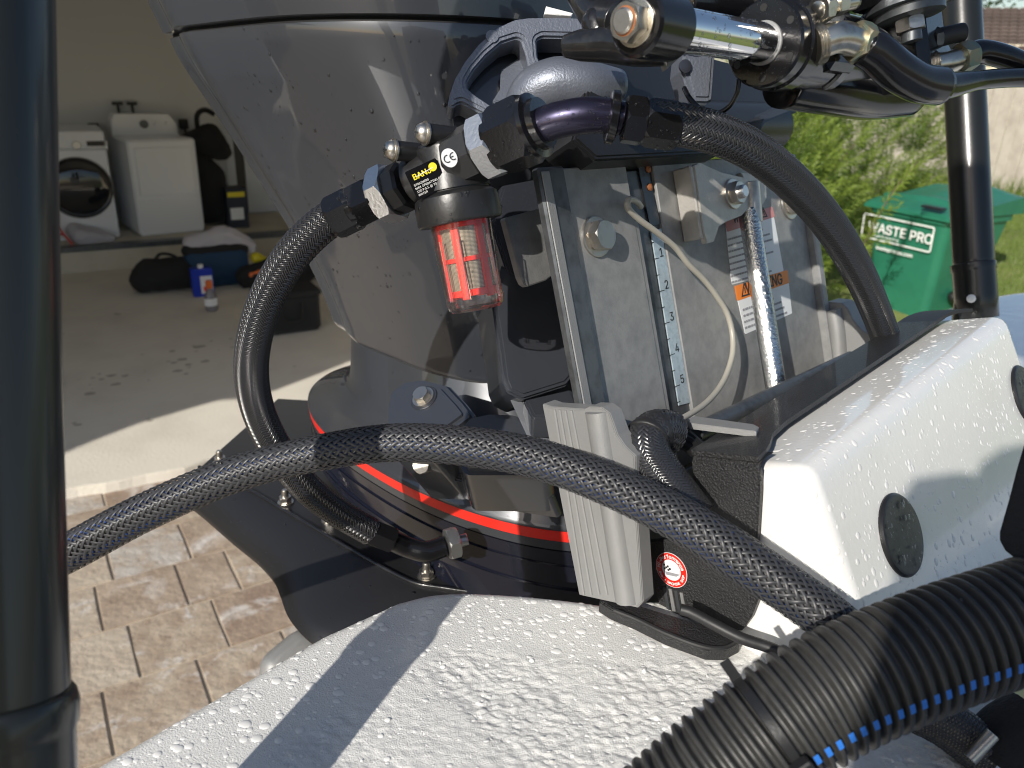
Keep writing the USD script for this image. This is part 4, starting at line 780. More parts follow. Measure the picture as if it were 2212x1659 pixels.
part(jp, 'lower_plate', pbox(tl - .02, tr, BOT - .14, BOT - .001, -.012, 0), 'aluminium_dark', False)
part(jp, 'tab', slab([(1092, 470), (1160, 452), (1210, 446), (1214, 560), (1200, 592), (1180, 606), (1142, 619), (1133, 613), (1126, 598)], J(0, 0, -.028), N, .006, c=.001, rnd=.002), 'aluminium', 25)
part(jp, 'rail_cap', pbox(q2(1154, 366)[0] - .006, q2(1154, 366)[0] + .012, BOT - .005, BOT + .03, .0, .006), 'aluminium_pale', 25)
jd = drops(pbox(q2(1206, 366)[0], q2(1240, 500)[0], BOT, TOP, -.008, .0004, 0), 200, .0005, .0014, seed=8, face=N); part(jp, 'water_bead', jd, 'water_clear', True, kind='stuff')
# ------------------------------------------------------------------ outboard motor
om = Thing('outboard_motor', 'dark grey outboard motor with a red stripe, mounted on the jack plate', 'outboard motor', J(.065, -.2, -.36))
UL_V = [-500, -250, 0, 73, 131, 261, 489, 553, 677, 720, 790]; UL_U = [230, 270, 330, 366, 396, 485, 631, 668, 724, 750, 756]
SEG = 240; TH0 = math.radians(200); TH = np.linspace(0, 2 * np.pi, SEG, endpoint=False)
def sup(e): return np.sign(np.cos(TH)) * np.abs(np.cos(TH)) ** (2 / e), np.sign(np.sin(TH)) * np.abs(np.sin(TH)) ** (2 / e)
def ring(vj, a, b, tc, nfront, e=2.6, tilt=0., cr=0.):
    cx_, sy_ = sup(e)
    if cr: w = np.degrees((TH - TH0 + np.pi) % (2 * np.pi) - np.pi); w = 1 + .020 * np.exp(-((w - 8) / 3.5) ** 2) - .016 * np.exp(-((w - 18) / 4.5) ** 2) + .016 * np.exp(-((w - 30) / 5.) ** 2) - .012 * np.exp(-((w - 46) / 9.) ** 2); cx_, sy_ = cx_ * w, sy_ * w
    n_ = nfront - a + a * cx_; return J0 + np.outer(tc + b * sy_, T) + np.outer(n_, N) + np.outer(vj + tilt * (n_ - nfront), V)
def fit_ring(vj, tc, nfront, ratio, e, tilt=0., dv=0.):
    lo, hi = .03, .6
    for _ in range(30):
        a = (lo + hi) / 2; q = ring(vj, a, a * ratio, tc, nfront, e, tilt); c = (q - C) @ R; u = CU + FPX * c[:, 0] / c[:, 2]; v = CV - FPX * c[:, 1] / c[:, 2]; k = u.argmin()
        if u[k] > np.interp(v[k] + dv, UL_V, UL_U): lo = a
        else: hi = a
    return a
def skin(rings, cap0=True, cap1=True):
    n = len(rings); s = len(rings[0]); v = np.vstack(rings); i, j = np.meshgrid(np.arange(n - 1), np.arange(s), indexing='ij'); j2 = (j + 1) % s; a, b, c, d = i * s + j, i * s + j2, (i + 1) * s + j2, (i + 1) * s + j
    f = [np.stack([a, b, c], -1).reshape(-1, 3), np.stack([a, c, d], -1).reshape(-1, 3)]; k = len(v); v = np.vstack([v, rings[0].mean(0), rings[-1].mean(0)]); jj = np.arange(s); j2 = (jj + 1) % s
    if cap0: f.append(np.stack([np.full(s, k), j2, jj], 1))
    if cap1: f.append(np.stack([np.full(s, k + 1), (n - 1) * s + jj, (n - 1) * s + j2], 1))
    m = trimesh.Trimesh(v, np.vstack(f), process=False)
    if m.volume < 0: m.invert()
    return m
TC = .065; VS = .2545                                  # seam level; the cowl is tilted back against the jack plate
def cpar(vj):
    k = np.clip((VS - vj) / (VS + .041), -.6, 1); return .95 - .15 * k, -.075 - .08 * k, -.305 - .06 * k, 2.5 - .25 * max(k, 0)     # ratio, front, tilt, exponent
def cring(vj, a, off=0., ratio=None):
    r_, nf, tl_, e = cpar(vj); return ring(vj, a + off, (a + off) * r_, TC, nf + off, e, tl_, cr=1.)
def fitA(vj): r_, nf, tl_, e = cpar(vj); return fit_ring(vj, TC, nf, r_, e, tl_)
_q = fitA(.12); _r = cring(.12, _q); _c = (_r - C) @ R; TH0 = TH[(_c[:, 0] / _c[:, 2]).argmin()]
lv = np.linspace(VS - .003, -.041, 26); aa = np.array([fitA(x) for x in lv]); aa = np.convolve(np.r_[aa[0], aa[0], aa, aa[-1], aa[-1]], np.ones(5) / 5, 'valid')
rings = [cring(VS - .0018, aa[0], -.003)] + [cring(x, a) for x, a in zip(lv, aa)]
for d_, s_ in ((.003, .996), (.006, .985), (.009, .96), (.011, .92), (.012, .86)): rings.append(cring(lv[-1] - d_, aa[-1] * s_))
lower = skin(rings); lc = part(om, 'lower_cowl', lower, 'motor_grey', True)
fa = lambda x: fitA(min(x, .42))
ut = [cring(VS + .0015, aa[0], -.006)] + [cring(x, fa(x), .0012) for x in np.r_[VS + .002, VS + .006, np.linspace(VS + .03, VS + .20, 8)]]
at = fa(.5)
for k in range(1, 7): q = k / 6 * math.pi / 2; ut.append(cring(VS + .20 + .10 * math.sin(q), at * math.cos(q) + .001))
part(om, 'top_cowl', skin(ut), 'motor_grey', 40, label='upper cowling above the dark seam')
part(om, 'seam', skin([cring(VS - .006, aa[0], -.004), cring(VS + .004, aa[0], -.004)]), 'black_rubber', True)
# leg under the cowl, apron with stripe, navy foot
LT, RT = .068, .62; MT = -.335; LE = 2.25
def lring(vj, a, nf, off=0., rt=RT): return ring(vj, a + off, (a + off) * rt, LT, nf + off, LE, MT)
def leg_a(u_target, vj, nf, rt):
    lo, hi = .02, .6
    for _ in range(30):
        a = (lo + hi) / 2; c = (lring(vj, a, nf, 0., rt) - C) @ R; u = (CU + FPX * c[:, 0] / c[:, 2]).min()
        if u > u_target: lo = a
        else: hi = a
    return a
rs_ = []
for vj, u, nf, rt in ((-.030, 762, -.150, .78), (-.07, 758, -.145, .78), (-.105, 757, -.13, .76), (-.125, 754, -.115, .72), (-.140, 744, -.105, .70), (-.152, 727, -.098, .67), (-.163, 706, -.092, .65), (-.173, 686, -.088, .63), (-.180, 673, -.085, .62), (-.1835, 668, -.084, .62)): rs_.append(lring(vj, leg_a(u, vj, nf, rt), nf, 0., rt))
aw_ = leg_a(665, -.186, -.083, RT); FNF = -.083
apr = skin(rs_ + [lring(-.186, aw_, FNF), lring(-.1885, aw_ + .0006, FNF)]); part(om, 'leg_apron', apr, 'motor_grey', 40, label='grey leg flaring out into the apron')
def band(v0, v1, off, name, mat, label=None): return part(om, name, skin([lring(v0, aw_, FNF, off - .004), lring(v0, aw_, FNF, off), lring(v1, aw_, FNF, off), lring(v1, aw_, FNF, off - .004)]), mat, 35, label)
band(-.1887, -.1985, .0010, 'red_stripe', 'red_stripe', 'bright red stripe round the apron')
band(-.1987, -.207, .0008, 'grey_band', 'motor_grey'); band(-.2082, -.222, .0012, 'navy_band', 'motor_navy'); band(-.2223, -.228, .0045, 'navy_lip', 'motor_navy'); band(-.2282, -.245, .0015, 'navy_band', 'motor_navy'); band(-.2452, -.254, .006, 'navy_lip', 'motor_navy'); band(-.2543, -.34, -.035, 'navy_foot', 'motor_navy')
# mount cover with bolts, housing and swivel bracket on the near side
side = unit(-T * .75 + N * .45 + V * .48)
def mpoly(px, anchor, d, n, thick, mat, name, rnd=.004, c=.004, parent=om, label=None): return part(parent, name, slab(px, P(*anchor, d), n, thick, c=c, rnd=rnd), mat, 40, label)
mc = mpoly([(830, 880), (838, 842), (870, 818), (915, 812), (965, 825), (1000, 862), (1016, 882), (1016, 900), (975, 930), (958, 960), (930, 985), (850, 985), (828, 930)], (915, 865), .655, unit(-T * .6 + N * .3 + V * .75), .07, 'motor_grey', 'mount_cover', .006, .008)
side2 = unit(-T * .6 + N * .3 + V * .75); p = on(916, 860, P(915, 865, .655), side2)
part(mc, 'bolt_recess', lathe(p + side2 * .0004, side2, [(0, .0125), (.0006, .0118)], 28), 'motor_dark', False); b = part(mc, 'bolt', hexn(p + side2 * .001, side2, .007, .0075), 'stainless', 25); part(b, 'washer', lathe(p + side2 * .0008, side2, [(0, .010), (.0014, .010)], 24), 'stainless')
mpoly([(985, 918), (1010, 892), (1055, 882), (1110, 884), (1175, 905), (1195, 960), (1190, 1010), (1000, 1010), (975, 950)], (1080, 930), .60, unit(-T * .4 + N * .5 + V * .75), .06, 'motor_grey', 'housing', .008, .010)
lb = mpoly([(905, 992), (935, 985), (960, 1000), (1040, 1022), (1190, 1048), (1200, 1075), (1090, 1060), (985, 1035), (930, 1022)], (1000, 1015), .645, unit(-T * .5 + N * .35 + V * .78), .03, 'motor_dark', 'lower_recess', .004, .003)
p = P(922, 1003, .640); b = part(lb, 'bolt', hexn(p, unit(-T * .7 + V * .2 + N * .4), .012, .008), 'stainless', 25)
mpoly([(1062, 640), (1090, 560), (1200, 556), (1252, 800), (1225, 832), (1130, 862), (1098, 846), (1088, 822), (1080, 760)], (1150, 720), .600, unit(N * .8 - T * .35 + V * .28), .05, 'motor_grey', 'clamp_face', .004, .004)
mpoly([(1085, 400), (1190, 380), (1210, 560), (1200, 600), (1100, 600), (1060, 480)], (1140, 500), .612, unit(N * .8 - T * .35 + V * .1), .05, 'motor_dark', 'clamp_upper', .004, .003)
mpoly([(1094, 846), (1112, 838), (1180, 930), (1215, 1010), (1190, 1012), (1140, 945)], (1140, 920), .592, unit(N * .6 - T * .6 + V * .3), .014, 'motor_grey', 'clamp_rib', .002, .002)
mpoly([(1130, 862), (1235, 838), (1250, 870), (1240, 905), (1150, 900)], (1180, 870), .585, unit(V * .75 + N * .45 - T * .2), .02, 'motor_grey', 'clamp_ledge', .003, .003)
# big ribbed casting (steering bracket) seen above the strainer
cn = unit(-T * .55 + N * .80 + V * .12)
rim = [(1268, 36), (1210, 33), (1145, 34), (1115, 38), (1077, 54), (1035, 92), (1005, 130), (984, 166), (972, 200), (966, 232), (967, 300), (1130, 330), (1325, 290), (1330, 120), (1300, 60)]
h1 = [(1115, 80), (1084, 90), (1051, 118), (1025, 148), (1010, 174), (1010, 188), (1030, 205), (1065, 228), (1105, 240), (1130, 225), (1150, 180), (1143, 145), (1136, 112), (1126, 84)]
h2 = [(1160, 84), (1172, 78), (1255, 80), (1290, 95), (1290, 140), (1175, 148), (1163, 120)]
h3 = [(997, 220), (985, 224), (981, 236), (981, 280), (1080, 292), (1085, 272), (1050, 248)]
cb = part(om, 'tilt_casting', slab(rim, P(1100, 150, .585), cn, .028, holes=[h1, h2, h3], c=.004, rnd=.003), 'cast_grey', 40, label='ribbed blue grey casting with open windows')
part(cb, 'web', slab([(972, 210), (1020, 110), (1090, 50), (1290, 40), (1310, 140), (1320, 290), (985, 300)], P(1100, 150, .620), cn, .012, c=0), 'motor_grey', 30)
part(cb, 'gusset', slab([(1082, 148), (1140, 110), (1150, 240), (1062, 218), (1080, 190)], P(1100, 180, .603), unit(cn + V * .35), .02, c=.002, rnd=.002), 'cast_grey', 30)
part(cb, 'hub', tube([P(1128, 275, .572), P(1133, 235, .565), P(1158, 198, .558), P(1205, 180, .553), P(1265, 182, .553), P(1335, 186, .566)], [.012, .0155, .0175, .0180, .0165, .012], 24), 'cast_grey', True)
for u, v, d_, r_ in ((1063, 79, .5845, .0048), (990, 193, .5845, .0048), (1138, 216, .5535, .0055)): p = P(u, v, d_); part(cb, 'pin_mark', lathe(p, cn, [(0, r_), (.0008, r_), (.0009, r_ - .001)], 24), 'cast_grey', 30)
part(om, 'dark_cover', slab([(1075, 52), (1120, 20), (1240, -10), (1400, -20), (1400, 60), (1120, 60)], P(1200, 30, .66), unit(N - T * .3), .08, c=.004), 'motor_dark', 30)
part(om, 'clip', slab([(1180, 13), (1238, 28), (1234, 34), (1176, 30)], P(1200, 25, .60), cn, .006, c=.0006), 'white_print', False, label='small white clip')
part(om, 'side_lug', slab([(1480, 112), (1550, 108), (1545, 180), (1542, 216), (1530, 222), (1495, 221), (1487, 190), (1476, 150)], P(1510, 160, .50), unit(N * .8 - T * .5), .022, c=.004, rnd=.002), 'cast_grey', 40)
part(om, 'lug_mark', lathe(P(1479, 144, .497), unit(N * .8 - T * .5), [(0, .0042), (.0015, .0042), (.0018, .003)], 20), 'motor_dark', 30)
part(om, 'tilt_tube', cyl(J(.00, .150, .00), J(.21, .150, .0), .022, 32), 'black_plastic', 40); part(om, 'dark_fill_plate', slab([(1290, 120), (1480, 108), (1640, 150), (1740, 180), (1725, 240), (1640, 262), (1560, 330), (1290, 345), (1240, 300)], P(1450, 230, .60), unit(N + V * .2), .03, c=.003), 'black_plastic', 30)  # black plate and tube fill in the shade under the hose
part(om, 'tube_end', slab([(1600, 262), (1660, 238), (1745, 200), (1735, 232), (1660, 262), (1640, 300), (1600, 320)], P(1660, 260, .66), unit(N - T * .2), .03, c=.005, rnd=.003), 'motor_grey', 40)
part(om, 'water_bead', drops(lower, 420, .0006, .0019, seed=12), 'water_clear', True, kind='stuff'); part(om, 'water_bead', drops(apr, 260, .0005, .0014, seed=13), 'water_clear', True, kind='stuff')

# ------------------------------------------------------------------ black tray under the motor
tz = 1.50; ti = [(430, 1010), (535, 1058), (600, 1096), (675, 1140), (760, 1190), (850, 1240), (900, 1262), (960, 1272), (1080, 1290), (1300, 1330), (1300, 900), (600, 860)]
to = [(400, 1080), (430, 1104), (500, 1165), (560, 1215), (590, 1252), (606, 1290), (622, 1332), (650, 1368), (690, 1396), (760, 1420), (900, 1440), (1300, 1480)]
tr_ = Thing('engine_tray', 'matt black moulded tray with small bolts under the motor foot', 'tray', G(800, 1200, tz))
pi_ = np.array([G(u, v, tz) for u, v in ti]); topm = place(extr(Polygon([tuple(q[:2]) for q in pi_]).buffer(.0), .05, .002), Zu * tz, X, Y, Zu); part(tr_, 'deck', topm, 'black_plastic', 30)
ci = spline([G(u, v, tz + .001) for u, v in ti[:10]], 8); ci, _ = resample(ci, .006); co_ = spline([G(u, v, tz - .035) for u, v in to], 8); so_ = np.linspace(0, 1, len(ci)); sl_ = np.linspace(0, 1, len(co_)); co_ = np.stack([np.interp(so_, sl_, co_[:, k]) for k in range(3)], 1)
rows = [ci, ci * .96 + co_ * .04 - Zu * .0005, ci * .75 + co_ * .25 + Zu * .004, ci * .4 + co_ * .6 + Zu * .008, ci * .15 + co_ * .85 + Zu * .006, co_, co_ - Zu * .010 + (ci - co_) * .04, co_ * .7 + ci * .3 - Zu * .02]
n_ = len(ci); vs = np.vstack(rows); ff = []
for r_ in range(len(rows) - 1):
    for k in range(n_ - 1): a = r_ * n_ + k; ff += [[a, a + 1, a + n_ + 1], [a, a + n_ + 1, a + n_]]
sk_ = trimesh.Trimesh(vs, ff, process=False)
if sk_.face_normals[:, 2].mean() < 0: sk_.invert()
part(tr_, 'skirt', sk_, 'black_plastic', 50); part(tr_, 'edge_bead', tube(ci + Zu * .0012, .0022, 8, 2), 'black_paint', True)
for u, v in ((617, 1086), (712, 1124), (921, 1246), (476, 1000)):
    p = G(u, v, tz); b = part(tr_, 'stud', lathe(p, Zu, [(0, .0045), (.003, .0045), (.016, .004), (.018, .003)], 14), 'stainless', 30); part(b, 'nut', hexn(p + Zu * .002, Zu, .007, .0075), 'stainless', 25); part(b, 'washer', lathe(p, Zu, [(0, .0095), (.0016, .0095)], 20), 'stainless')
p = G(1082, 1226, tz + .03); part(tr_, 'white_cap', lathe(p, unit(C - p), [(-.004, .006), (.001, .006), (.002, .004)], 20), 'white_print', 30)
tray_w = drops(sk_, 120, .0006, .0018, seed=21); part(tr_, 'water_bead', tray_w, 'water_clear', True, kind='stuff')

# ------------------------------------------------------------------ trailer guide behind the deck corner
p = G(640, 1420, 1.20); single('trailer_guide', lump([P(600, 1440, .98), P(650, 1398, 1.0), P(740, 1400, 1.02), P(760, 1500, 1.0), P(600, 1520, .98)], [.022, .022, .022, .03, .025], 3, .02), 'aluminium_pale', 'rounded pale metal trailer part beyond the white deck edge', 'trailer part', smooth=True)

# ------------------------------------------------------------------ fuel strainer
D0 = .50; b0, b1 = P(985, 428, D0), P(1030, 668, D0 + .012); dn_ = unit(b1 - b0); LB = np.linalg.norm(b1 - b0)
fs_ = Thing('fuel_strainer', 'black fuel strainer with a clear bowl showing a red mesh screen', 'strainer', b0)
ex_, ey_, _ = basis(dn_)
part(fs_, 'collar', lathe(b0 - dn_ * .008, dn_, [(0, .0225), (.004, .0225), (.007, .0268), (.012, .0278), (.0225, .0278), (.024, .0268), (.024, .02)], 56), 'black_plastic', 35)
part(fs_, 'body', lathe(b0 - dn_ * .038, dn_, [(0, .012), (.003, .0185), (.006, .0205), (.022, .0215), (.033, .0238)], 48), 'black_plastic', 40)
bowl = [(.016, .0202), (.03, .0202), (LB - .006, .0193), (LB - .002, .0183), (LB, .0160)]
bm = lathe(b0, dn_, bowl, 14); part(fs_, 'bowl', bm, 'clear_plastic', 28, label='clear ribbed plastic bowl')
part(fs_, 'screen', lathe(b0, dn_, [(.012, .0155), (LB - .012, .0150)], 40), 'mesh_screen', 40, label='fine brass coloured mesh')
side_ = unit(C - b0 - dn_ * ((C - b0) @ dn_)); sx_ = np.cross(dn_, side_)
for k in range(6):
    a = math.radians(18 + 60 * k); d_ = side_ * math.cos(a) + sx_ * math.sin(a); w_ = np.cross(dn_, d_); part(fs_, 'red_bar', box(b0 + d_ * .0157, w_, dn_, d_, [-.0026, .012, -.001], [.0026, LB - .008, .0014], .0004), 'filter_red')
for h, t_ in ((.016, .006), (.0395, .0032), (LB - .012, .0045)): part(fs_, 'red_hoop', lathe(b0 + dn_ * h, dn_, [(-t_ / 2, .0158), (-t_ / 2 + .0004, .0167), (t_ / 2 - .0004, .0167), (t_ / 2, .0158)], 40), 'filter_red', 35)
for a in (math.radians(-52), math.radians(48), math.radians(10)): d_ = side_ * math.cos(a) + sx_ * math.sin(a); part(fs_, 'bowl_rib', tube([b0 + d_ * .0200 + dn_ * .026, b0 + d_ * .0200 + dn_ * (LB - .008)], .0012, 8), 'clear_plastic')
pl_, pr_ = P(840, 418, .515), P(1052, 318, .478); pax = unit(pr_ - pl_); pm = b0 - dn_ * .028
part(fs_, 'port', cyl(pl_ + pax * .004, pl_ + pax * .016, .0165, 8, .002), 'black_plastic', 25); part(fs_, 'port', cyl(pr_ - pax * .026, pr_ - pax * .004, .0185, 8, .002), 'black_plastic', 25); part(fs_, 'barrel', cyl(pl_ + pax * .02, pr_ - pax * .02, .0155, 32), 'black_plastic', 40)
part(fs_, 'inlet_nut', hexn(pl_ - pax * .007, pax, .012, .0200, rot=.2), 'zinc', 25); part(fs_, 'outlet_nut', hexn(pr_ - pax * .004, pax, .013, .0215, rot=.5), 'zinc', 25)
bx_ = unit(R @ np.array([.86, .06, .52]))
for (u, v, d_), L_ in (((843, 324, .484), .050), ((911, 287, .474), .066)):
    p = P(u, v, d_); part(fs_, 'boss', cyl(p + bx_ * .003, p + bx_ * L_, .0062, 24), 'black_plastic', 40); s_ = part(fs_, 'pan_screw', lathe(p + bx_ * .002, -bx_, [(0, .0062), (.002, .0062), (.0045, .0048), (.0058, .0025), (.006, 0)], 28), 'stainless', True)
    part(s_, 'washer', lathe(p + bx_ * .003, -bx_, [(0, .0074), (.0012, .0074)], 28), 'stainless', 30); xx, yy, _ = basis(-bx_)
    part(s_, 'cross_slot', cat(box(p - bx_ * .0032, xx, yy, -bx_, [-.003, -.0006, 0], [.003, .0006, .0008]), box(p - bx_ * .0032, xx, yy, -bx_, [-.0006, -.003, .0001], [.0006, .003, .00075])), 'aluminium_dark', False)
# labels on the body
lo = P(922, 380, D0 - .0238); lz = unit(C - lo + dn_ * 0); lx = unit(pax - lz * (pax @ lz)); ly = np.cross(lz, lx)
lb_ = part(fs_, 'label', place(extr(Polygon([(-.0105, -.010), (.0085, -.010), (.0085, .0065), (-.0105, .0065)]).buffer(.001), .0006), lo, lx, ly, lz), 'black_gloss', False, label='black label with yellow and white print')
part(lb_, 'yellow_name', text('BANJ', .0034, lo + lz * .0002 - lx * .0085 + ly * .0008, lx, ly, True), 'yellow_print', False); part(lb_, 'yellow_ball', place(extr(Point(.0056, .0034).buffer(.0026, 16), .0003), lo + lz * .0004, lx, ly, lz), 'yellow_print', False)
part(lb_, 'name_rule', place(extr(Polygon([(-.006, .0020), (.0056, .0029), (.0056, .0033), (-.006, .0024)]), .0002), lo + lz * .0006, lx, ly, lz), 'white_print', False)
part(lb_, 'white_print', cat([text(s_, .0013, lo + lz * .0002 - lx * .0098 - ly * (.0028 + .0021 * k), lx, ly, False, .0001) for k, s_ in enumerate(('STRAINERS', 'MAX OPERATING PRESSURE', '150 P.S.I. @ 70', 'WATER'))]), 'white_print', False, kind='stuff')
ce = P(971, 341, D0 - .0345); cz = unit(unit(C - ce) - pax * .0 + lx * .25); cxx = unit(lx - cz * (lx @ cz)); cyy = np.cross(cz, cxx)
cs_ = part(fs_, 'ce_mark', place(extr(affinity.scale(Point(0, 0).buffer(.0050, 24), .95, 1.12), .0012), ce, cxx, cyy, cz), 'white_sticker', False, label='white round sticker with CE mark')
def arcm(cx0, r, a0, a1, w): a = np.radians(np.linspace(a0, a1, 16)); return LineString([(cx0 + r * math.cos(x), r * math.sin(x)) for x in a]).buffer(w)
part(cs_, 'letters', place(extr(union_all([arcm(-.0014, .0021, 75, 285, .0003), arcm(.0026, .0021, 75, 285, .0003), LineString([(.0006, 0), (.0024, 0)]).buffer(.0003)]), .0002), ce + cz * .0003, cxx, cyy, cz), 'black_print', False, kind='stuff')
part(fs_, 'water_bead', drops(cat(lathe(b0 - dn_ * .008, dn_, [(0, .0225), (.004, .0225), (.007, .0268), (.012, .0278), (.0225, .0278)], 56), lathe(b0 - dn_ * .038, dn_, [(0, .012), (.003, .0185), (.006, .0205), (.022, .0215), (.033, .0238)], 48)), 90, .0005, .0014, seed=31, flat=.7), 'water_clear', True, kind='stuff')
part(fs_, 'water_bead', drops(lathe(b0, dn_, bowl, 28), 70, .0004, .0010, seed=32, flat=.7), 'water_clear', True, kind='stuff')

# ------------------------------------------------------------------ braided fuel hoses
def hose(thing, pts, r, n=16, pitch=.060, step=.0013):
    pp = spline(pts, 10); pp, _ = resample(pp, .003); part(thing, 'hose', sweep(pp, r - .0006, 24), 'black_rubber', True)
    part(thing, 'braid', braid(pp, r, n, pitch, 2 * math.pi * r / n * .96, .00040, step, 2, .16, .00050), 'braid_black', True, kind='stuff'); return pp
hl = Thing('fuel_hose', 'black braided hose looping down left from the strainer to the motor foot', 'hose', P(545, 800, .56))
LP = [P(735, 462, .522), P(700, 482, .523), P(640, 540, .528), P(583, 630, .540), P(552, 720, .552), P(543, 800, .564), P(556, 880, .580), P(592, 960, .60), P(650, 1040, .625), P(720, 1100, .655), P(800, 1148, .675)]
hp = hose(hl, LP, .0116)
ax = unit(P(805, 430, .517) - P(715, 475, .522)); part(hl, 'fitting', hexn(P(716, 474, .522), ax, .020, .0150, rot=.1), 'black_gloss', 25); part(hl, 'fitting_collar', lathe(P(752, 456, .520), ax, [(0, .0125), (.002, .0142), (.006, .0142), (.008, .0122)], 28), 'black_gloss', 30); part(hl, 'fitting', hexn(P(765, 449, .519), ax, .016, .0158, rot=.4), 'black_gloss', 25); part(hl, 'ferrule', lathe(P(805, 430, .517), ax, [(0, .0125), (.008, .0125), (.009, .0155), (.014, .0155)], 32), 'black_gloss', 30)
e0, e1 = P(800, 1148, .675), P(905, 1190, .690); ax2 = unit(e1 - e0); part(hl, 'end_fitting', hexn(e0, ax2, .022, .0125), 'black_gloss', 25); part(hl, 'end_elbow', tube([e0 + ax2 * .02, P(880, 1182, .69), P(920, 1192, .69), P(960, 1180, .695)], .0095, 16), 'black_gloss')
ax3 = unit(P(990, 1172, .70) - P(940, 1186, .693)); part(hl, 'end_nut', hexn(P(966, 1176, .690), ax3, .010, .0150), 'zinc', 25); part(hl, 'end_stud', cyl(P(985, 1172, .698), P(1010, 1164, .70), .0055, 14), 'zinc')
part(hl, 'water_bead', drops(hexn(P(716, 474, .522), ax, .040, .0158), 150, .0003, .0008, seed=41, flat=.7), 'water_clear', True, kind='stuff')
hr = Thing('fuel_hose', 'black braided hose arching right from the strainer over the jack plate', 'hose', P(1600, 310, .5))
RP = [P(1395, 262, .452), P(1440, 266, .450), P(1510, 278, .455), P(1600, 311, .475), P(1690, 374, .510), P(1775, 462, .555), P(1840, 560, .605), P(1885, 655, .655), P(1916, 740, .695), P(1935, 830, .72)]
hp2 = hose(hr, RP, .0116, 16, .062)
n0 = P(1075, 308, .474); ax = unit(P(1160, 270, .458) - n0); part(hr, 'swivel_nut', hexn(n0, ax, .026, .0215, rot=.25), 'black_gloss', 25); part(hr, 'swivel_ring', lathe(n0 + ax * .026, ax, [(0, .0195), (.003, .0195), (.004, .0155), (.008, .0150)], 36), 'black_gloss', 35)
el = [P(1142, 287, .462), P(1170, 272, .457), P(1210, 258, .452), P(1260, 250, .449), P(1310, 250, .449), P(1345, 256, .450)]; em = tube(el, [.0098, .0104, .0104, .0104, .0100, .0096], 28); part(hr, 'elbow', em, 'anodised', True)
ax = unit(P(1440, 268, .450) - P(1330, 252, .449)); n1 = P(1312, 252, .449); part(hr, 'elbow_collar', lathe(n1, ax, [(0, .0125), (.001, .0150), (.005, .0152), (.006, .0130)], 36), 'black_gloss', 35); part(hr, 'hose_nut', hexn(n1 + ax * .010, ax, .012, .0145, rot=.3), 'black_gloss', 25); part(hr, 'hose_socket', hexn(n1 + ax * .022, ax, .020, .0140, rot=.0), 'black_gloss', 25)
part(hr, 'water_bead', drops(em, 260, .0003, .0009, seed=42, flat=.75), 'water_clear', True, kind='stuff'); part(hr, 'water_bead', drops(hexn(n0, P(1160, 270, .458) - n0, .026, .0217), 90, .0003, .0009, seed=43, flat=.7), 'water_clear', True, kind='stuff'); part(hr, 'water_bead', drops(hexn(n1 + ax * .010, ax, .032, .0146), 120, .0003, .0009, seed=44, flat=.7), 'water_clear', True, kind='stuff')

# ------------------------------------------------------------------ sleeved cable bundle across the front
sc_ = Thing('sleeved_cable', 'thick cable bundle in an open black mesh sleeve crossing the foreground', 'cable', P(1000, 963, .46))
SP = [P(-700, 1560, .66), P(-350, 1420, .58), P(-60, 1290, .53), P(125, 1205, .515), P(315, 1105, .50), P(520, 1020, .485), P(700, 976, .475), P(850, 956, .468), P(1000, 963, .462), P(1150, 988, .455), P(1300, 1040, .447), P(1480, 1128, .436), P(1615, 1215, .425), P(1730, 1292, .415), P(1810, 1352, .408), P(1880, 1420, .40)]
sp_ = spline(SP, 10); sp_, ss_ = resample(sp_, .003); rad_ = np.interp(np.linspace(0, 1, len(sp_)), [0, .4, .5, .64, .82, .92, 1], [.0125, .0128, .0126, .0106, .0118, .0130, .0125])
part(sc_, 'black_core', sweep(sp_, rad_ * .70, 16), 'black_rubber', True); t_, A_, B_ = frames(sp_); k = np.linspace(0, 1, len(sp_)); ph = 2.2 + 5.5 * k
part(sc_, 'blue_cable', sweep(sp_ + (A_ * np.cos(ph)[:, None] + B_ * np.sin(ph)[:, None]) * (rad_ * .50)[:, None], rad_ * .42, 12), 'blue_cable', True)
part(sc_, 'blue_cable', sweep(sp_ + (A_ * np.cos(ph + 2.6)[:, None] + B_ * np.sin(ph + 2.6)[:, None]) * (rad_ * .50)[:, None], rad_ * .42, 12), 'blue_cable', True)
part(sc_, 'mesh_sleeve', braid(sp_, rad_, 20, .110, .0022, .00045, .0016, 1, .0, .00025, keep_side=False), 'sleeve_black', True, kind='stuff')

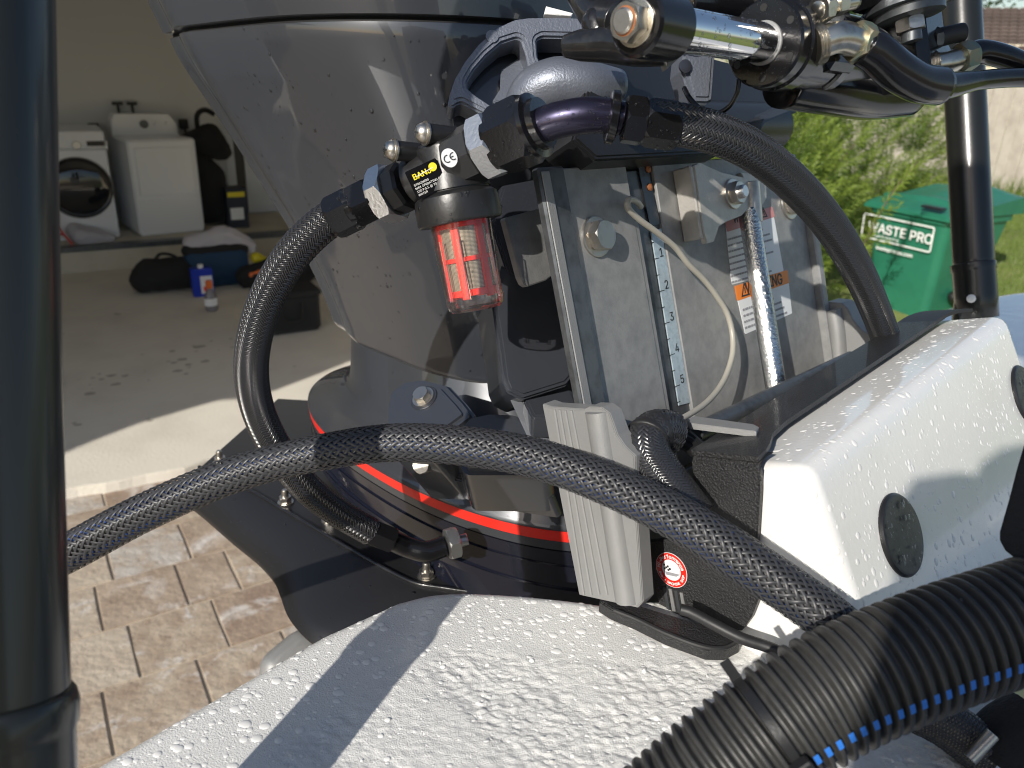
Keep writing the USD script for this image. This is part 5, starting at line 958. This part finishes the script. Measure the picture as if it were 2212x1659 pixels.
# ------------------------------------------------------------------ corrugated hose in the foreground
ch = Thing('corrugated_hose', 'fat black corrugated hose with blue dashes in the lower right foreground', 'hose', P(1775, 1510, .33))
CP = [P(1250, 1950, .335), P(1420, 1785, .335), P(1600, 1630, .335), P(1775, 1508, .337), P(1990, 1412, .342), P(2230, 1330, .350), P(2480, 1250, .36)]
cpp = spline(CP, 30); cpp, cs2 = resample(cpp, .00045); PIT = .0056; wv = np.clip(1.7 * np.sin(2 * np.pi * cs2 / PIT), -1, 1); CR = .0245
part(ch, 'hose', sweep(cpp, CR + .0017 * wv, 64), 'hose_plastic', True)
t_, A_, B_ = frames(cpp); out = []; cv = unit(R @ np.array([.30, -.62, -.72]))
for k in range(int(cs2[-1] / PIT)):
    c0 = (k + .25) * PIT; i = np.searchsorted(cs2, c0)
    if i >= len(cpp) - 2: break
    vw = unit(C - cpp[i]); vw = unit(vw - t_[i] * (vw @ t_[i])); pd = np.cross(t_[i], vw); pd = pd if pd @ (R @ np.array([.3, -1, 0])) > 0 else -pd; d_ = unit(vw * .74 + pd * .67); w_ = np.cross(t_[i], d_); rr_ = CR + .0017 + .00012; vs = []
    for a in np.linspace(-.085, .085, 5):
        for h in (-.0012, 0, .0012): vs.append(cpp[i] + t_[i] * h + (d_ * math.cos(a) + w_ * math.sin(a)) * (rr_ + (.00003 if h == 0 else -.0000)))
    ff = [];
    for a in range(4):
        for h in range(2): q = a * 3 + h; ff += [[q, q + 3, q + 4], [q, q + 4, q + 1]]
    m = trimesh.Trimesh(np.array(vs), ff, process=False)
    if m.face_normals.mean(0) @ d_ < 0: m.invert()
    u, v, _ = pix(cpp[i]); 
    if 1200 < u < 2350: part(ch, 'blue_dash', m, 'blue_mark', True)
i = np.argmin([abs(pix(q)[0] - 1668) for q in cpp]); zt = Thing('cable_tie', 'black cable tie pulled round the corrugated hose', 'cable tie', cpp[i]); tt = unit(t_[i] + .02 * A_[i])
part(zt, 'band', lathe(cpp[i] - tt * .0022, tt, [(0, CR + .0005), (.0002, CR + .0020), (.0042, CR + .0020), (.0044, CR + .0005)], 64), 'black_plastic', 30)
hd = unit(R @ np.array([.1, -.15, -1.])); hd = unit(hd - tt * (hd @ tt)); hw = np.cross(tt, hd); hc = cpp[i] + hd * (CR + .003); part(zt, 'head', box(hc, tt, hw, hd, [-.0042, -.0045, -.002], [.0042, .0045, .0038], .0008), 'black_plastic')
tl_ = unit(R @ np.array([-.35, .9, .1])); tl_ = unit(tl_ - tt * (tl_ @ tt)); tb_ = cpp[i] + tl_ * (CR + .001); part(zt, 'tail', box(tb_, tt, np.cross(tt, tl_), tl_, [-.0024, -.0007, 0], [.0024, .0007, .010], .0002), 'black_plastic')
part(ch, 'water_bead', drops(sweep(cpp[::4], CR + .0011, 32), 60, .0004, .0009, seed=51, flat=.8), 'water_clear', True, kind='stuff')

# ------------------------------------------------------------------ small cables and wires
cg = Thing('grey_cable', 'thin grey cable looping across the face of the jack plate', 'cable', J(.06, 0, .01))
gpts = [(1384, 446, .002), (1373, 434, .010), (1358, 432, .013), (1355, 445, .013), (1374, 468, .012), (1416, 500, .012), (1458, 534, .012), (1486, 570, .012), (1522, 606, .013), (1550, 643, .014), (1570, 676, .015), (1581, 715, .016), (1583, 757, .018), (1574, 796, .02), (1556, 834, .024), (1523, 872, .03), (1470, 906, .036), (1425, 928, .04), (1405, 945, .045)]
part(cg, 'cable', tube([on(u, v, J(0, 0, n), N) for u, v, n in gpts], .0023, 14), 'cable_grey', True)
wh = Thing('wire_harness', 'black taped wiring harness bending over beside the base bracket', 'harness', P(1410, 960, .49))
hpath = spline([P(1500, 1120, .470), P(1455, 1060, .477), P(1418, 1010, .483), P(1398, 972, .487), P(1400, 945, .492), P(1422, 930, .498), P(1450, 934, .505)], 10); hpath, _ = resample(hpath, .002)
part(wh, 'core', sweep(hpath, .0128, 18), 'black_rubber', True); part(wh, 'sleeve', braid(hpath, .0135, 24, .05, .0034, .0004, .0016, 1, .05, .0003), 'braid_black', True, kind='stuff')
part(wh, 'tape', sweep(hpath[int(len(hpath) * .70):], np.interp(np.linspace(0, 1, len(hpath) - int(len(hpath) * .70)), [0, .6, 1], [.0141, .0135, .009]) + .0005 * np.sin(np.arange(len(hpath) - int(len(hpath) * .70)) * 1.6), 24), 'black_rubber', True)
for dv_, r_ in ((0, .0045), (8, .004), (-7, .0038)): part(wh, 'wire', tube([P(1440, 936 + dv_, .503), P(1475, 945 + dv_ * 1.6, .512), P(1510, 972 + dv_ * 1.5, .520), P(1545, 1000 + dv_, .53)], r_, 10), 'black_rubber')
bc = Thing('black_cable', 'thin black cable lying over the foot of the transom bracket', 'cable', P(1550, 1360, .47))
part(bc, 'cable', tube([P(1470, 1316, .486), P(1490, 1322, .484), P(1540, 1348, .476), P(1600, 1378, .468), P(1660, 1398, .458), P(1720, 1425, .450), P(1800, 1470, .44)], .0036, 12), 'black_rubber', True)
sl2 = Thing('black_strap', 'black webbing strap hanging at the right edge of the picture', 'strap', P(2200, 1080, .38)); part(sl2, 'webbing', slab([(2216, 950), (2198, 1010), (2180, 1080), (2160, 1150), (2160, 1168), (2172, 1190), (2230, 1235), (2330, 1240), (2330, 950)], P(2200, 1080, .36), unit(C - P(2150, 1080, .36)), .006, c=.001, rnd=.003), 'fabric_black', False)
dh = Thing('drain_hose', 'clear braided hose with a steel clamp at the bottom right corner', 'hose', P(2110, 1580, .42)); dp_ = [P(1960, 1520, .42), P(2040, 1560, .42), P(2130, 1630, .42), P(2230, 1720, .42)]
part(dh, 'hose', tube(dp_, .0125, 24), 'cable_grey', True); pp2 = spline(dp_, 10); part(dh, 'braid', braid(pp2, .0128, 24, .05, .0030, .0003, .0016, 1, .3, .0003), 'sleeve_black', True, kind='stuff')
ax = unit(P(2150, 1640, .418) - P(2110, 1612, .418)); cl_ = part(dh, 'clamp', lathe(P(2120, 1620, .419), ax, [(0, .0138), (.0003, .0146), (.010, .0146), (.0103, .0138)], 40), 'chrome', 30); part(cl_, 'clamp_screw', cyl(P(2095, 1640, .402), P(2145, 1585, .402), .0036, 12), 'stainless')
part(dh, 'cuff', tube([P(2150, 1650, .42), P(2190, 1600, .42), P(2240, 1570, .42)], .02, 20), 'fabric_black')

# ------------------------------------------------------------------ hydraulic steering cylinder
sy_ = Thing('steering_cylinder', 'black hydraulic steering cylinder with a wet chrome rod', 'steering cylinder', P(1600, 90, .42))
ra = P(1455, 62, .398); 
TD = unit(T + V * -.015); rod0, rodL = P(1440, 60, .393), .0
def tpt(u, d): # point on the rod axis at picture column u
    lo, hi = -.3, 1.2
    for _ in range(40):
        m_ = (lo + hi) / 2
        if pix(rod0 + TD * m_)[0] < u: lo = m_
        else: hi = m_
    return rod0 + TD * (lo + d)
part(sy_, 'rod', cyl(tpt(1420, 0), tpt(1665, 0), .0112, 36), 'chrome', True); rodm = cyl(tpt(1475, 0), tpt(1650, 0), .0113, 36)
part(sy_, 'water_bead', drops(rodm, 170, .0003, .0010, seed=61, flat=.6), 'water_clear', True, kind='stuff')
cp_ = tpt(1648, 0); cap = lathe(cp_, TD, [(0, .0105), (.0002, .0235), (.0018, .0248), (.011, .0250), (.012, .0262), (.026, .0262)], 64); ec = part(sy_, 'end_cap', cap, 'black_gloss', 30)
part(ec, 'rod_seal', lathe(cp_ - TD * .0012, TD, [(0, .0112), (.0002, .0123), (.0016, .0126)], 40), 'aluminium', 30); xx, yy, _ = basis(TD)
for k in range(6): a = k * math.pi / 3 + .35; part(ec, 'spanner_hole', lathe(cp_ + (xx * math.cos(a) + yy * math.sin(a)) * .0195 - TD * .0002, TD, [(0, .0022), (.0004, .0022)], 16), 'black_print', False)
part(sy_, 'water_bead', drops(cap, 420, .0003, .0010, seed=62, flat=.6, face=-TD), 'water_clear', True, kind='stuff')
part(sy_, 'barrel', cyl(cp_ + TD * .024, cp_ + TD * .25, .0255, 40), 'black_gloss', 40, label='black barrel with a worn caution label'); part(sy_, 'barrel_ring', lathe(cp_ + TD * .06, TD, [(0, .0255), (.001, .0272), (.010, .0272), (.011, .0255)], 40), 'black_paint', 30)
nk0 = tpt(1378, 0); kn_ = unit(TD * .8 - N * .05 - V * .05); part(sy_, 'rod_end', cyl(nk0 - TD * .002, nk0 + TD * .028, .0160, 40, .0015), 'black_gloss', 35)
fn_ = nk0 - TD * .0022; part(sy_, 'rod_washer', lathe(fn_ + TD * .0005, -TD, [(0, .0112), (.0014, .0112), (.0018, .0105)], 36), 'nickel', 30); hx_ = part(sy_, 'rod_nut', hexn(fn_ - TD * .001, -TD, .0075, .0098, rot=.2), 'nickel', 25); part(hx_, 'rod_tip', lathe(fn_ - TD * .008, -TD, [(0, .0062), (.002, .0060), (.0028, .005)], 28), 'stainless', 30); part(hx_, 'rust_ring', lathe(fn_ - TD * .0080, -TD, [(0, .0072), (.0007, .0068)], 28), 'rust', 30)
part(sy_, 'link_arm', tube([P(1222, 100, .455), P(1255, 98, .45), P(1310, 96, .44), P(1380, 98, .425), P(1440, 92, .42)], [.0065, .0088, .0100, .011, .012], 20), 'black_paint', True); part(sy_, 'link_arm', tube([P(1245, -25, .47), P(1270, 10, .46), P(1300, 40, .45), P(1345, 50, .435)], [.008, .0095, .011, .012], 20), 'black_paint', True); part(sy_, 'link_boss', lump([P(1285, 48, .445), P(1295, 70, .445)], [.008, .009], 3, .1, ref=.004), 'black_paint', True)
part(sy_, 'link_tab', slab([(1432, 126), (1470, 108), (1482, 112), (1440, 150)], P(1455, 128, .43), unit(N - T * .3), .004, c=.0004), 'aluminium_pale', False)
part(sy_, 'upper_bar', tube([P(1455, 5, .47), P(1540, 12, .49), P(1640, 28, .52)], .015, 20), 'black_gloss', True)
# port block, elbows, nuts
part(sy_, 'port_block', box(tpt(1735, 0), TD, V, N, [-.016, -.02, -.024], [.022, .062, .024], .004), 'black_gloss', 30)
def elbow(p0, p1, p2, r, name, hexr):
    part(sy_, name, tube([p0, p1, p1 * .35 + p2 * .65, p2], r, 10), 'nickel', 40); a = unit(p1 - p0); part(sy_, name + '_thread', lathe(p0 - a * .004, a, [(0, r * 1.15), (.001, r * 1.3), (.002, r * 1.15), (.003, r * 1.3), (.004, r * 1.15), (.005, r * 1.3), (.006, r * 1.1)], 24), 'nickel', 30)
    b = unit(p2 - p1); part(sy_, name + '_nut', hexn(p2 - b * .004, b, .010, hexr), 'brass_green', 25); return b
b_ = elbow(P(1770, 93, .455), P(1812, 80, .455), P(1858, 92, .462), .0092, 'elbow', .0122)
hh1 = Thing('hydraulic_hose', 'black hydraulic hose from the near elbow curving off to the right', 'hose', P(1950, 160, .48)); part(hh1, 'hose', tube([P(1862, 94, .462), P(1890, 110, .464), P(1935, 150, .470), P(1985, 178, .48), P(2035, 186, .49), P(2110, 174, .505), P(2190, 168, .52), P(2330, 172, .54)], [.0105, .0112, .0108, .0100, .0088, .0062, .0062, .0062], 20), 'black_gloss', True); part(hh1, 'sleeve', tube([P(1868, 98, .4625), P(1890, 112, .464), P(1935, 151, .470), P(1985, 179, .48), P(2028, 186, .489)], .0118, 20), 'black_gloss', True)
elbow(P(2012, 141, .52), P(2045, 136, .52), P(2082, 124, .522), .0075, 'elbow', .0105)
hh2 = Thing('hydraulic_hose', 'black hydraulic hose from the far elbow leaving at the right edge', 'hose', P(2150, 110, .53)); part(hh2, 'hose', tube([P(2085, 122, .522), P(2115, 112, .524), P(2160, 120, .528), P(2215, 142, .535), P(2330, 190, .55)], .0078, 18), 'black_gloss', True)
part(sy_, 'bleeder', tube([P(1766, 22, .45), P(1800, 12, .455), P(1846, 2, .462)], .0050, 14), 'nickel', True); bd3 = unit(P(1846, 2, .462) - P(1766, 22, .45)); part(sy_, 'bleeder_hex', hexn(P(1768, 21, .45), bd3, .007, .0085), 'nickel', 25); part(sy_, 'bleeder_hex', hexn(P(1800, 12, .455), bd3, .008, .0066), 'nickel', 25)
pu = P(1962, 18, .50); part(sy_, 'pivot_plate', lathe(pu + V * .0, -V, [(-.02, .024), (-.004, .026), (0, .026), (.001, .0215), (.006, .0210), (.0065, .016)], 40), 'aluminium_dark', 30); part(sy_, 'pivot_bracket', box(pu, T, N, V, [-.03, -.03, .004], [.05, .03, .05], .006), 'black_gloss', 30); part(sy_, 'pivot_nut', hexn(pu - V * .0065, -V, .008, .0095), 'stainless', 25); part(sy_, 'pivot_bolt', cyl(pu - V * .0145, pu - V * .021, .0062, 20), 'aluminium_dark')
part(sy_, 'pivot_body', box(P(1955, 100, .53), T, V, N, [-.022, -.030, -.02], [.022, .032, .02], .006), 'black_gloss', 30); part(sy_, 'grease_cap', tube([P(2025, 82, .52), P(2050, 76, .52), P(2080, 70, .52)], .0062, 16), 'black_rubber', True); part(sy_, 'grease_hex', hexn(P(2012, 86, .52), unit(P(2080, 70, .52) - P(2025, 82, .52)), .005, .0075), 'aluminium_dark', 25)
part(sy_, 'lower_tube', tube([P(1690, 175, .50), P(1780, 190, .52), P(1880, 205, .55), P(1960, 200, .57)], .017, 24), 'black_gloss', True, label='lower tube with a worn printed label'); part(sy_, 'drain_plug', lathe(P(1786, 195, .52), -V, [(0, .0065), (.010, .0065), (.011, .005)], 20), 'black_plastic', 30)
bl = Thing('control_cable', 'thin black cable hanging in a loop under the steering cylinder', 'cable', P(1560, 220, .5)); part(bl, 'cable', tube([P(1596, 172, .47), P(1592, 200, .472), P(1575, 230, .476), P(1548, 245, .48), P(1515, 236, .485), P(1490, 212, .49), P(1478, 190, .495)], .0016, 8), 'black_gloss', True)

# ------------------------------------------------------------------ poling platform legs
pf = Thing('poling_platform', 'black powder coated tube legs of a platform over the motor', 'platform', P(2108, 690, 1.04))
lA = [P(-30, -900, .293), P(-13, 0, .287), P(2, 900, .284), P(18, 1480, .282), P(28, 1800, .281), P(46, 2500, .278)]; part(pf, 'leg', sweep(np.array(lA), .0200, 40), 'pole_black', True, label='near leg, close to the camera at the left edge')
l0, l1 = P(19, 1500, .282), P(27, 1740, .281); la_ = unit(l1 - l0); part(pf, 'socket', lathe(l0, la_, [(0, .0203), (.002, .0218), (.006, .0228), (.013, .0224), (.016, .0212), (.12, .0209)], 40), 'pole_black', True)
rA = [P(2052, -520, 1.04), P(2074, 0, 1.04), P(2103, 560, 1.04), P(2105, 600, 1.04)]; part(pf, 'leg', sweep(np.array(rA), .0252, 32), 'pole_black', True, label='far leg, standing on the far deck')
l0 = P(2102, 568, 1.04); la_ = unit(P(2108, 640, 1.04) - l0); sk = part(pf, 'socket', lathe(l0, la_, [(0, .0255), (.001, .0272), (.010, .0272), (.012, .0262), (.045, .0262), (.075, .025)], 32), 'pole_black', True); part(pf, 'socket_base', tube([P(2107, 625, 1.04), P(2104, 665, 1.045), P(2100, 700, 1.05), P(2098, 740, 1.06)], .0250, 24), 'pole_black', True)
p = P(2098, 645, 1.012); part(sk, 'screw', lathe(p, unit(C - p), [(-.004, .0055), (.001, .0055), (.0025, .003)], 18), 'white_print', 30)
tp0, tp1 = np.array(lA[0]), np.array(rA[0]); part(pf, 'top_rail', tube([tp0, (tp0 + tp1) / 2, tp1], .02, 16), 'pole_black'); 

# ------------------------------------------------------------------ added unseen seat behind the camera (shaped to shade the transom box and the far deck)
hs = unit(SUN * [1, 1, 0]); hxx = np.cross(Zu, hs); ho = np.array([0, -.45, 2.0]) + hs * .06
caster = Thing('shade_caster', 'unseen added shade seat standing behind the camera, out of the picture', 'caster', ho - Zu * .9)
part(caster, 'box_shade_panel', place(extr(Polygon([(-.225, -.45), (-.232, .225), (-.24, .245), (-.236, .262), (-.212, .281), (-.198, .287), (-.196, .30), (-.183, .322), (-.166, .338), (-.12, .36), (.40, .36), (.42, .3), (.42, -.45)]), .07, .004), ho, hxx, Zu, hs), 'fabric_black', 30)  # outline traced back from the wanted shadow edge
part(caster, 'deck_shade_panel', place(extr(Polygon([(-.30, .585), (-.12, .575), (-.10, .60), (-.10, .78), (-.13, .80), (-.29, .80), (-.32, .77)]), .06, .004), ho, hxx, Zu, hs), 'fabric_black', 30)
part(caster, 'post', cyl(ho + hxx * -.14 + Zu * .36 - hs * .03, ho + hxx * -.14 + Zu * .60 - hs * .03, .012, 12), 'stainless'); part(caster, 'caster_slab', place(extr(Polygon([(-.22, 0), (.42, 0), (.42, .4), (-.22, .4)]), .12, .01), ho - Zu * .36 + hs * .01, hxx, hs, Zu), 'fabric_black', 30); part(caster, 'pedestal', cyl(ho + hs * .2 + hxx * .1 - Zu * 1.2, ho + hs * .2 + hxx * .1 - Zu * .48, .05, 20), 'pole_black')
